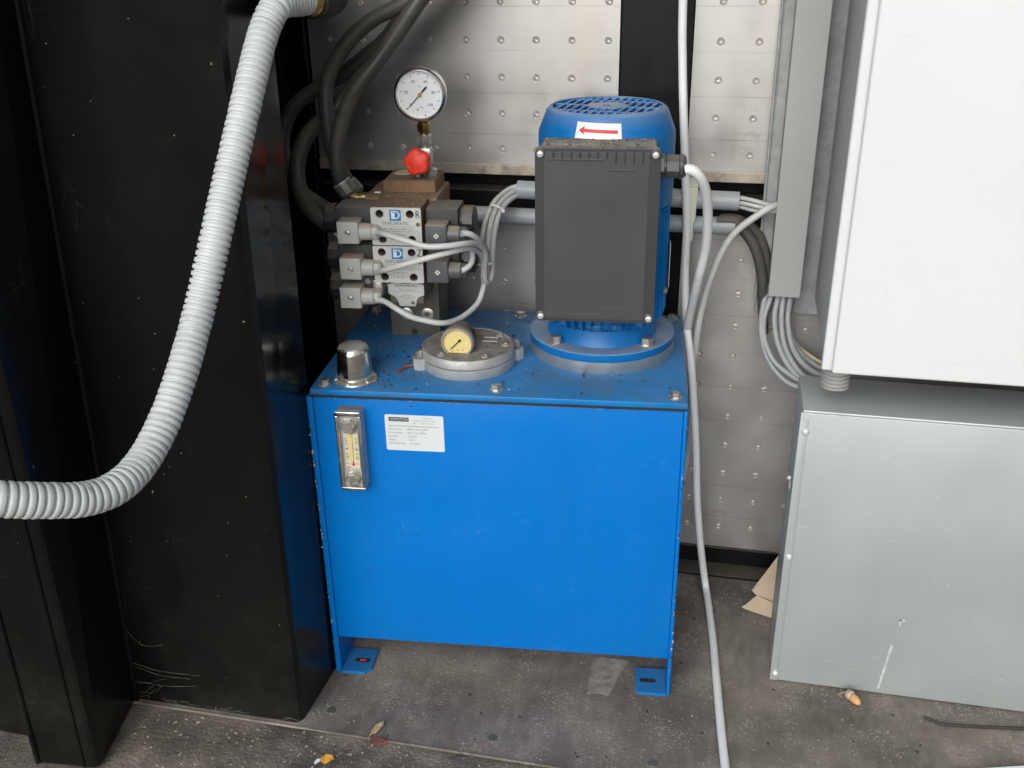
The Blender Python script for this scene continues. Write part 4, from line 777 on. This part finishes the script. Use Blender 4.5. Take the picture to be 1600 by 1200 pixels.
lathe(bm, [(0, 0), (0.0120, 0), (0.0158, 0.0025), (0.0168, 0.006), (0.0168, 0.0125), (0.0155, 0.0160), (0.0125, 0.0176), (0.0106, 0.0172), (0.0100, 0.0176), (0, 0.0180)], kp + ax * 0.005, ax, 60, rad=lob); obj('hand_knob', bm, 'red', sv, smooth=50)
bm = B(); cyl(bm, (gxx, gyy, 0.723), (gxx, gyy, 0.7255), 0.0058, n=20); lathe(bm, [(0, 0), (0.0082, 0), (0.0090, 0.0015), (0.0090, 0.0115), (0.0080, 0.0130), (0.0060, 0.0135), (0.0060, 0.0190), (0, 0.019)], (gxx, gyy, 0.7255), n=6); obj('brass_nut', bm, 'brass', sv, smooth=25)
GR = 0.0340; gc = (gxx - 0.0015, gyy - 0.012, 0.7740)
pg = dial('pressure_gauge', *gc, GR, 0.024, None, None, 'gauge_rim', hpu); pg['label'] = 'round pressure gauge with white dial, steel rim and black needle'
dial_bits(pg, *gc, GR, 'gauge_rim', 'dial')
bm = B(); rr = GR * 0.84
for k in range(51):
    v_ = k * 2; a = math.radians(-135 + 2.7 * v_); big = v_ % 20 == 0; mid_ = v_ % 10 == 0
    r0, r1 = rr * 0.93, rr * (0.80 if big else 0.83 if mid_ else 0.89); hw = 0.00042 if mid_ else 0.00018
    d = Vector((math.sin(a), 0, math.cos(a))); s_ = Vector((d.z, 0, -d.x)); c = Vector((gc[0], gc[1] + 0.0036, gc[2]))
    pts = [c + d * r0 + s_ * hw, c + d * r1 + s_ * hw, c + d * r1 - s_ * hw, c + d * r0 - s_ * hw]; bm.faces.new([bm.verts.new(p) for p in pts])
obj('dial_mark', bm, 'ink', pg)
for v_ in range(0, 101, 20):
    a = math.radians(-135 + 2.7 * v_); r0 = rr * 0.63; text('dial_figure', str(v_), 0.0052, gc[0] + r0 * math.sin(a), gc[1] + 0.0035, gc[2] + r0 * math.cos(a), 'ink', pg)
text('dial_figure', 'bar', 0.0040, gc[0] + 0.002, gc[1] + 0.0035, gc[2] - 0.0155, 'ink_grey', pg); text('dial_figure', 'MPa', 0.0026, gc[0], gc[1] + 0.0035, gc[2] + 0.0100, 'ink_grey', pg); text('dial_figure', 'KL.1,0', 0.0024, gc[0] + 0.009, gc[1] + 0.0035, gc[2] - 0.0215, 'ink_grey', pg)
bm = B(); cyl(bm, (gc[0] - 0.0035, gc[1] + 0.0037, gc[2] - 0.0185), (gc[0] - 0.0035, gc[1] + 0.0034, gc[2] - 0.0185), 0.0010, n=12); cyl(bm, (gc[0] + 0.006, gc[1] + 0.0037, gc[2] - 0.0255), (gc[0] + 0.006, gc[1] + 0.0034, gc[2] - 0.0255), 0.0010, n=12); obj('dial_dot', bm, 'ink', pg)
pointer(pg, gc[0], gc[1] + 0.0024, gc[2], math.radians(-137), 0.0235, 0.0135, 0.0010)
bm = B(); cyl(bm, (gc[0], gc[1] + 0.003, gc[2]), (gc[0], gc[1] + 0.0008, gc[2]), 0.0026, n=18, bev=0.0004); obj('pointer_hub', bm, 'brass', pg, smooth=40)

# litter on the lid
def litter(name, n, m, xr, yr, z, smin, smax, parent=None, flat=0.5, avoid=None, dens=None):
    bm = B(); k = 0
    while k < n:
        x, y = random.uniform(*xr), random.uniform(*yr)
        if avoid and avoid(x, y): k += 0.2; continue
        if dens and random.random() > dens(x, y): k += 0.2; continue
        L = random.uniform(smin, smax); wd = L * random.uniform(.25, .7); a = random.uniform(0, 6.3); h = L * random.uniform(.1, flat)
        q = [(x + u * math.cos(a) - v * math.sin(a), y + u * math.sin(a) + v * math.cos(a)) for u, v in ((-L, -wd * .6), (0, -wd), (L, -wd * .3), (L * .7, wd * .6), (-L * .4, wd))]
        lo = [(c[0], c[1], z - 0.0002) for c in q]; tilt = random.uniform(-.4, .4)
        poly_prism(bm, lo, [(x + (c[0] - x) * .8, y + (c[1] - y) * .8, z + h * (1 + tilt * (c[0] - x) / L)) for c in q]); k += 1
    return kind(obj(name, bm, m, parent), 'stuff')
av = lambda x, y: (x - MX) ** 2 + (y - MY) ** 2 < 0.098 ** 2 or (x - FX) ** 2 + (y - FY) ** 2 < 0.064 ** 2 or (x - BX) ** 2 + (y - BY) ** 2 < 0.028 ** 2 or (0.06 < x < 0.14 and y > 0.178)
dn = lambda x, y: 1.0 if x < 0.16 else 0.30
litter('leaf_litter', 190, 'debris_dark', (0.012, 0.46), (0.004, 0.285), ZL, 0.0007, 0.0030, lid, avoid=av, dens=dn)
litter('seed_litter', 60, 'debris_pale', (0.012, 0.46), (0.004, 0.285), ZL, 0.0006, 0.0020, lid, avoid=av, dens=dn)
litter('red_crumbs', 9, 'leaf_red', (0.012, 0.46), (0.004, 0.285), ZL, 0.001, 0.0026, lid, avoid=av)
for cx, cy, rx, ry, n_ in ((0.075, 0.020, .03, .015, 26), (0.11, 0.16, .03, .02, 40), (0.13, 0.045, .02, .015, 22)): litter('leaf_litter', n_, 'crumb_brown', (cx - rx, cx + rx), (cy - ry, cy + ry), ZL, 0.0006, 0.0028, lid, avoid=av)
bm = B(); tube(bm, [(0.127, 0.078, ZL + .001), (0.117, 0.072, ZL + .003), (0.108, 0.066, ZL + .002), (0.104, 0.054, ZL + .001), (0.101, 0.050, ZL + .001)], 0.0022, 6, 0.004); obj('leaf_stem', bm, 'leaf_red', lid)
litter('block_litter', 30, 'debris_pale', (0.075, 0.135), (0.106, 0.172), 0.652, 0.0005, 0.0018, mf)
litter('filter_litter', 60, 'debris_dark', (FX - .04, FX + .04), (FY - .04, FY + .04), ZL + 0.0258, 0.0003, 0.0014, fl)

# ================================================================ HOSES AND CABLES
def hose(name, key, r, m, label, cat, group=None, n=14, step=0.006):
    bm = B(); tube(bm, P[key], r, n, step); o = obj(name, bm, m, smooth=60); return tag(o, label, cat, group)
G1 = 'black hydraulic hoses'
def ferrule(parent, p, q, r):
    p, q = Vector(p), Vector(q); bm = B(); d = (q - p).normalized(); L = (q - p).length
    lathe(bm, [(r * .86, -0.001), (r * 1.0, -0.0012), (r * 1.02, 0.002), (r * 1.0, L * .8), (r * .8, L), (0, L)], p, d, 10); obj('ferrule', bm, 'ferrule', parent, smooth=20)
    bm = B(); lathe(bm, [(r * .88, -0.0022), (r * 1.02, -0.0022), (r * 1.03, -0.0006), (r * .95, -0.0004)], p, d, 20); obj('crimp_edge', bm, 'galv', parent, smooth=40)
EA = [(0.0876, -0.165, 0.6415), (0.0962, -0.165, 0.6385), (0.1075, -0.165, 0.6405), (0.1150, -0.165, 0.6360)]
EB = [(0.0860, -0.193, 0.6475), (0.0945, -0.190, 0.6430), (0.1060, -0.188, 0.6440), (0.1130, -0.186, 0.6400)]
def fitting(parent, p, E_, r):
    ferrule(parent, p, E_[0], r)
    bm = B(); tube(bm, E_, 0.0058, 14, 0.003); obj('brass_elbow', bm, 'brass', parent, smooth=50)
hA = hose('hydraulic_hose', 'hoseA', 0.0098, 'rubber', 'black hydraulic hose ending in the rear ferrule on the valve block', 'hose', G1)
fitting(hA, P['hoseA'][-1], EA, 0.0118)
hB = hose('hydraulic_hose', 'hoseB', 0.0100, 'rubber', 'foremost black hydraulic hose running down to the front ferrule beside the valve block', 'hose', G1)
fitting(hB, P['hoseB'][-1], EB, 0.0124)
hose('hydraulic_hose', 'hoseC', 0.0100, 'rubber', 'black hose making the widest loop to the left, against the column', 'hose', G1)
hD = hose('hydraulic_hose', 'hoseD', 0.0108, 'rubber', 'black rubber sleeve curving down with thin wires leaving its lower end', 'hose', G1)
for k in range(3):
    bm = B(); e = Vector(P['hoseD'][-1]); tube(bm, [e + Vector((-0.008, 0.002, 0.002 * k)), e + Vector((0.004, -0.003, -0.004 + 0.003 * k)), e + Vector((0.018, -0.008, -0.016 + 0.003 * k)), e + Vector((0.03, -0.01, -0.024 + 0.003 * k))], 0.0016, 8, 0.004); obj('wire', bm, 'cable', hD, smooth=60)
bm = B(); tube(bm, [(-0.045, -0.10, 0.628), (0.0, -0.13, 0.622), (0.03, -0.15, 0.618), (0.06, -0.17, 0.612)], 0.008, 12); tag(obj('rubber_hose', bm, 'rubber', smooth=60), 'short black hose lying low between the column and the lower valve coil', 'hose')

G2 = 'grey solenoid cables'
for key, r, lab in (('cabL1', 0.0037, 'pale grey cable from the upper light plug across the upper name plate'), ('cabL2', 0.0037, 'pale grey cable rising from the middle light plug across the middle name plate'), ('cabR1', 0.0037, 'pale grey cable from the upper dark plug bending down to the bundle'), ('cabR2', 0.0037, 'short pale grey cable looping up from the lower dark plug'), ('cabL3', 0.0037, 'pale grey cable sagging from the lowest light plug behind the filter gauge')):
    hose('solenoid_cable', key, r, 'cable', lab, 'cable', G2, 10, 0.005)
for p, d, r, lab in (((0.2655, -0.105, 0.6120), (0.3, 0.55, 0.6), 0.0110, 'thin white cable tie round the solenoid cables near the conduit mouth'), ((0.2710, -0.2080, 0.5680), (-0.1, 0.1, 1), 0.0105, 'thin white cable tie gathering the solenoid cables beside the dark plugs')):
    bm = B(); lathe(bm, [(r * .98, -0.0012), (r, -0.0012), (r, 0.0012), (r * .98, 0.0012)], p, d, 24); u = frame_of(d)[1]; q = Vector(p) + u * r; box(bm, q.x - .002, q.x + .002, q.y - .002, q.y + .002, q.z - .0022, q.z + .0022, .0005)
    tag(obj('cable_tie', bm, 'cable_white', smooth=50), lab, 'cable tie', 'white cable ties')

# conduits and clip on the wall
def conduit(x0, x1, z0, z1, y, r, lab):
    bm = B(); L = x1 - x0; lathe(bm, [(r * .84, 0.012), (r * .84, 0), (r, 0), (r, L), (r * .84, L), (r * .84, L - 0.03), (0, L - 0.03)], (x0, y, z0), (L, 0, z1 - z0), 28)
    return tag(obj('conduit_pipe', bm, 'pvc', smooth=40), lab, 'conduit', 'grey conduit pipes')
conduit(0.2815, 0.590, 0.6262, 0.6215, -0.045, 0.0128, 'upper grey conduit pipe behind the motor, cables entering both ends')
conduit(0.150, 0.5875, 0.5872, 0.5855, -0.042, 0.0120, 'lower grey conduit pipe behind the motor and valves')
cl = empty('pipe_clip', (0.527, -0.060, 0.57))
bm = B(); prism(bm, [(-0.0075, 0.073), (0.0075, 0.073), (0.0062, 0.030), (0.0038, 0.022), (0.0035, 0.012), (-0.0035, 0.012), (-0.0038, 0.022), (-0.0062, 0.030)], -0.003, 0.0); obj('strap', bm, 'ivory', cl)
bm = B(); box(bm, -0.0085, 0.0085, -0.0035, 0.040, 0.0732, 0.0762, 0.0008); obj('hook', bm, 'ivory', cl)
bm = B(); box(bm, -0.0042, 0.0042, -0.0035, 0.001, -0.002, 0.0118, 0.0008); obj('tail', bm, 'ivory', cl)
tag(cl, 'ivory plastic clip strapping the two conduits to the wall', 'clip')

hose('white_cable', 'white', 0.0056, 'cable_white', 'long white cable hanging down past the tank and trailing across the floor', 'cable', None, 14)
hose('motor_cable', 'motor', 0.0060, 'cable_white', 'thick grey cable looping from the motor gland down behind the tank', 'cable', None, 14)
hose('signal_cable', 'signal', 0.0048, 'cable', 'grey cable curving from the cable duct down behind the motor cable', 'cable', None, 12)
G3 = 'grey cables below the cable duct'
for key, lab in (('t1', 'outermost left grey cable curving out of the cable duct'), ('t2', 'second grey cable from the left below the cable duct'), ('t3', 'third grey cable from the left below the cable duct'), ('t4', 'fourth grey cable from the left below the cable duct'), ('t5', 'rightmost front grey cable below the cable duct'), ('t6', 'grey cable behind the others under the cable duct')):
    hose('duct_cable', key, 0.0040, 'cable_dark', lab, 'cable', G3, 10)
hose('beige_wire', 'beige', 0.0030, 'cable_beige', 'thin beige wire curving behind the grey duct cables', 'wire', None, 8)
hose('black_cable', 'black1', 0.0072, 'rubber', 'thick black cable leaving the lower conduit and bending down', 'cable', None, 12)
hose('black_cable', 'black2', 0.0080, 'rubber', 'dark cable behind the thick black one beside the duct', 'cable', None, 12)
for key, lab in (('p1', 'topmost thin grey cable from the upper conduit into the duct'), ('p2', 'front thin grey cable from the upper conduit into the duct'), ('p3', 'lowest thin grey cable from the upper conduit into the duct')):
    hose('thin_cable', key, 0.0030, 'cable', lab, 'cable', 'thin cables into the duct', 8)

# corrugated hose
s = spline(P['corr'], 0.0018); L = 0; pts = []; rad = []
acc = [0]
for a, b in zip(s, s[1:]): acc.append(acc[-1] + (b - a).length)
tot = acc[-1]; pitch = 0.0068; Rr = 0.0152
prof = [(0.0, 0.86), (0.11, 0.862), (0.17, 0.97), (0.25, 1.0), (0.75, 1.0), (0.83, 0.97), (0.89, 0.862)]
import bisect
def at(d):
    i = min(max(bisect.bisect(acc, d) - 1, 0), len(s) - 2); t = (d - acc[i]) / max(1e-9, acc[i + 1] - acc[i]); return s[i].lerp(s[i + 1], t)
start = 0.052
k = 0
while start + (k + 1) * pitch < tot:
    jr = random.uniform(-.012, .012); jp = random.uniform(-.05, .05)
    for t, r in prof: pts.append(at(start + (k + t + (jp if 0.1 < t < .9 else 0)) * pitch)); rad.append(Rr * (r + (jr if r > .95 else 0)))
    k += 1
ch = empty('corrugated_hose', (0.08, -0.6, 0.5))
def off(o): o.location = (-0.08, 0.6, -0.5); return o
bm = B(); sweep(bm, pts, rad, 24); off(obj('ribbed_tube', bm, 'corr', ch, smooth=50))
bm = B(); a0, a1, a2, a3 = at(0.040), at(0.046), at(0.052), at(0.0535); sweep(bm, [a0, a1, a2, a3], [0.0172, 0.0180, 0.0176, 0.0160], 28); off(obj('end_sleeve', bm, 'brass', ch, smooth=40))
bm = B(); sweep(bm, [at(0.0), at(0.015), at(0.030), at(0.0405)], [0.0215, 0.0222, 0.0220, 0.0205], 24); off(obj('rubber_boot', bm, 'gasket', ch, smooth=40))
tag(ch, 'pale grey corrugated conduit hose sweeping across the black column', 'hose')
bm = B(); e = Vector(P['corr'][0]); cyl(bm, (e.x + 0.001, e.y - 0.002, e.z), (-0.033, 0.004, 0.889), 0.0205, n=20); off(obj('boot_pipe', bm, 'gasket', ch, smooth=40))

# ================================================================ RIGHT SIDE CABINETS
cb = empty('white_cabinet', (0.70, -0.16, 0.487))
def cp(name, m, *a, bev=0.0, seg=3, sm=35):
    bm = B(); box(bm, a[0] - 0.70, a[1] - 0.70, a[2] + 0.16, a[3] + 0.16, a[4] - 0.487, a[5] - 0.487, bev, seg); return obj(name, bm, m, cb, smooth=sm)
cp('cabinet_body', 'cab_shade_grey', 0.7035, 1.40, -0.2815, -0.045, 0.4885, 1.40, bev=0.003)
cp('door_frame', 'white_cab', 0.6975, 1.41, -0.2960, -0.2845, 0.4870, 1.40, bev=0.0030, seg=3)
cp('door', 'white_cab', 0.7085, 1.41, -0.305, -0.2975, 0.4872, 1.40, bev=0.0036, seg=4)
cp('door_seal', 'gasket', 0.7100, 1.39, -0.2978, -0.2958, 0.4895, 1.39)
cp('door_seal', 'gasket', 0.7065, 1.39, -0.2846, -0.2814, 0.492, 1.39)
bm = B(); pr = [(0.0, -0.002)]
for k in range(8): z = 0.0 + k * 0.0052; pr += [(0.0148, z), (0.0172, z + 0.0010), (0.0172, z + 0.0034), (0.0148, z + 0.0042)]
lathe(bm, pr + [(0.0155, 0.045)], (0.7205 - 0.70, -0.248 + 0.16, 0.4468 - 0.487), n=32); obj('ribbed_conduit_end', bm, 'duct', cb, smooth=25)
tag(cb, 'large white electrical cabinet with rounded door edge hanging at upper right', 'cabinet')

gb = empty('grey_metal_box', (0.683, -0.27, 0.0))
def gp(name, m, *a, bev=0.0, seg=2, sm=35):
    bm = B(); box(bm, a[0] - 0.683, a[1] - 0.683, a[2] + 0.27, a[3] + 0.27, a[4], a[5], bev, seg); return obj(name, bm, m, gb, smooth=sm)
gp('box_body', 'galv', 0.6850, 1.36, -0.2680, -0.160, 0.001, 0.4205, bev=0.0022)
gp('front_panel', 'galv', 0.6828, 1.355, -0.2715, -0.2683, 0.002, 0.4185, bev=0.0011)
gp('edge_flange', 'galv', 0.6828, 0.6930, -0.2728, -0.2717, 0.002, 0.410, bev=0.0004)
for x, z in ((0.6905, 0.393), (0.6890, 0.208), (0.6895, 0.014), (1.34, 0.39), (1.34, 0.02)):
    bm = B(); lathe(bm, [(0.0044, 0), (0.0044, -0.0008), (0.0034, -0.0022), (0.0016, -0.0026), (0.0014, -0.0018), (0, -0.0018)], (x - 0.683, -0.2728 + 0.27, z), (0, 1, 0), 18); obj('screw', bm, 'steel_bright', gb, smooth=50)
bm = B(); box(bm, -0.0012, 0.0, 0.03, 0.040, 0.292, 0.302); cyl(bm, (-0.003, 0.045, 0.30), (0.001, 0.045, 0.30), 0.003, n=12); obj('side_rivet', bm, 'steel_bright', gb)
tag(gb, 'low grey galvanised metal box on the floor below the white cabinet', 'metal box')
bm = B(); pts = [(0.825, 0.010), (0.8285, 0.010), (0.8365, 0.085), (0.833, 0.086)]
prism(bm, [(x - 0.683, z) for x, z in pts], -0.0019, -0.0016); box(bm, 0.1555, 0.158, -0.0019, -0.0016, 0.118, 0.128); box(bm, 0.1555, 0.163, -0.0019, -0.0016, 0.126, 0.1285); obj('paint_streak', bm, 'debris_streak', gb)

for nm, m_, cnt in (('scuff_mark', 'debris_streak', 70), ('dirt_spot', 'ink_grey', 26)):
    bm = B()
    for k in range(cnt):
        x, z = random.uniform(0.015, 0.33), random.uniform(0.01, 0.40); L = random.choice((.0006, .0008, .0012, .003, .006)) if nm == 'scuff_mark' else random.uniform(.0004, .0010); hgt = random.uniform(.0002, .0005) if L > .001 else L * .8
        a = random.gauss(0.05, 0.12); ca, sa_ = math.cos(a), math.sin(a)
        prism(bm, [(x + u * ca - v * sa_, z + u * sa_ + v * ca) for u, v in ((-L, -hgt * .3), (L * .6, -hgt), (L, hgt * .2), (-L * .5, hgt))], -0.00165, -0.00150)
    kind(obj(nm, bm, m_, gb), 'stuff')
du = empty('cable_duct', (0.661, -0.02, 0.494))
bm = B(); prism(bm, [(-0.021, 0), (0.021, 0), (0.021, 0.78), (-0.021, 0.78)], -0.042, -0.0395); box(bm, -0.021, -0.0185, -0.0393, 0.005, 0, 0.78); box(bm, 0.0185, 0.021, -0.0393, 0.005, 0, 0.78); obj('duct_cover', bm, 'duct', du)
tag(du, 'flat grey plastic cable duct running up beside the white cabinet', 'cable duct')
st_ = empty('backing_plate', (0.67, -0.01, 0.452))
bm = B(); box(bm, -0.046, 0.046, -0.0035, 0.0045, 0.0, 0.82, 0.0015); obj('plate_web', bm, 'galv_dull', st_)
bm = B(); box(bm, -0.0475, -0.0445, -0.012, 0.0045, 0.02, 0.82, 0.001); obj('plate_flange', bm, 'galv_dull', st_)
tag(st_, 'dull galvanised backing plate behind the cable duct', 'backing plate')

# ================================================================ SMALL THINGS ON THE FLOOR
cbd = empty('torn_cardboard', (0.68, -0.12, 0.0))
def sheet(pts, m, parent, name, t=0.0012, origin=(0.68, -0.12, 0)):
    bm = B(); o_ = Vector(origin); a = [Vector(p) - o_ for p in pts]; nrm = (a[1] - a[0]).cross(a[2] - a[0]).normalized() * t
    poly_prism(bm, a, [p + nrm for p in a]); return obj(name, bm, m, parent)
sheet([(0.6925, -0.110, 0.104), (0.6600, -0.106, 0.034), (0.6572, -0.108, 0.030), (0.6660, -0.112, 0.024), (0.7, -0.120, 0.006), (0.72, -0.118, 0.02), (0.72, -0.112, 0.1)], 'cardboard', cbd, 'flap')
sheet([(0.664, -0.113, 0.026), (0.650, -0.114, 0.008), (0.6435, -0.1145, 0.0025), (0.6480, -0.117, 0.0015), (0.6560, -0.121, 0.002), (0.7, -0.136, 0.0012), (0.71, -0.130, 0.02)], 'cardboard', cbd, 'flap')
tag(cbd, 'torn pale cardboard sticking out behind the grey metal box', 'cardboard')
ac = empty('acorn', (0.7905, -0.290, 0.0))
d = Vector((0.6, -0.62, -0.12)).normalized()
bm = B(); lathe(bm, [(0, 0.0165), (0.0012, 0.0160), (0.0042, 0.0130), (0.0056, 0.0085), (0.0058, 0.003), (0.0050, -0.002), (0, -0.004)], (0, 0, 0.0062), d, 20); obj('nut', bm, 'acorn', ac, smooth=60)
bm = B(); lathe(bm, [(0.0060, 0.0012), (0.0068, 0.0005), (0.0069, -0.003), (0.0050, -0.0075), (0, -0.0092)], (0, 0, 0.0066), d, 16); obj('cup', bm, 'debris_pale', ac, smooth=60)
bm = B(); tube(bm, [(-0.004, 0.005, 0.008), (-0.010, 0.004, 0.008), (-0.017, 0.001, 0.004)], 0.0005, 6, 0.003); obj('stalk', bm, 'tan', ac)
tag(ac, 'small tan acorn lying at the foot of the grey metal box', 'acorn')
def leaf(name, cx, cy, ang, outline, m, label, cat, lift=0.003):
    bm = B(); c, s_ = math.cos(ang), math.sin(ang); n = len(outline)
    top = [Vector((x * c - y * s_, x * s_ + y * c, 0.0008 + lift * abs(math.sin(x * 220 + 1)) )) for x, y in outline]
    poly_prism(bm, top, [p + Vector((0, 0, 0.0004)) for p in top]); o = obj(name, bm, m); o.location = (cx, cy, 0.0003); return tag(o, label, cat)
leaf('dry_leaf', 0.173, -0.474, 1.25, [(-0.019, 0.0), (-0.010, 0.0012), (-0.004, 0.005), (0.004, 0.0048), (0.011, 0.003), (0.016, 0.0), (0.011, -0.004), (0.003, -0.005), (-0.006, -0.003), (-0.011, -0.0010)], 'tan', 'pale tan dry leaf on the floor before the tank', 'leaf')
leaf('dry_leaf', 0.184, -0.494, 0.25, [(-0.012, -0.004), (-0.003, -0.006), (0.008, -0.003), (0.013, 0.0), (0.009, 0.003), (0.0, 0.006), (-0.011, 0.006)], 'leaf_red', 'reddish brown scrap of dry leaf beside the tan leaf', 'leaf')
leaf('yellow_petal', 0.129, -0.537, 0.5, [(-0.009, -0.002), (-0.004, -0.006), (0.004, -0.006), (0.009, -0.001), (0.007, 0.005), (0.0, 0.007), (-0.007, 0.004)], 'yellow', 'crumpled yellow petal on the gritty ground at the bottom edge', 'petal', 0.005)
leaf('pale_scrap', 0.118, -0.541, 1.0, [(-0.006, -0.002), (0.004, -0.003), (0.007, 0.001), (0.001, 0.003), (-0.005, 0.002)], 'paper_white', 'tiny white scrap beside the yellow petal', 'scrap', 0.002)
bm = B(); tube(bm, [(0.882, -0.3075, 0.0015), (0.893, -0.312, 0.0018), (0.905, -0.3165, 0.0020), (0.940, -0.3130, 0.0020), (1.01, -0.3035, 0.0022), (1.12, -0.288, 0.0022)], 0.0021, 8); tag(obj('bent_wire', bm, 'wood_stick', smooth=60), 'dark bent wire lying on the floor before the grey box', 'wire')
bm = B(); poly_prism(bm, [(0.905, -0.400, 0.0), (1.15, -0.330, 0.0), (1.15, -0.350, 0.0), (0.95, -0.43, 0.0)], [(0.905, -0.400, 0.006), (1.15, -0.330, 0.006), (1.15, -0.350, 0.006), (0.95, -0.43, 0.006)]); tag(obj('white_strip', bm, 'paper_white'), 'white flat strip cut off by the lower right corner', 'strip')
o = litter('floor_grit', 900, 'debris_pale', (-0.14, 1.1), (-0.62, -0.01), 0.0, 0.0005, 0.0016, avoid=lambda x, y: y < -0.486 or (x > 0.68 and y > -0.27) or (x < 0.08 and y > -0.49)); o['label'] = 'pale grit strewn over the floor'; o['category'] = 'grit'
o = litter('ground_grit', 700, 'debris_pale', (-0.15, 0.6), (-0.66, -0.49), -0.005, 0.0006, 0.0026); o['label'] = 'pale grit on the ground along the floor edge'; o['category'] = 'grit'
o = litter('dark_crumbs', 160, 'debris_dark', (-0.1, 1.1), (-0.62, -0.01), 0.0, 0.0006, 0.0028, avoid=lambda x, y: y < -0.486 or (x > 0.68 and y > -0.27) or (x < 0.08 and y > -0.49)); o['label'] = 'dark crumbs scattered on the floor'; o['category'] = 'debris'
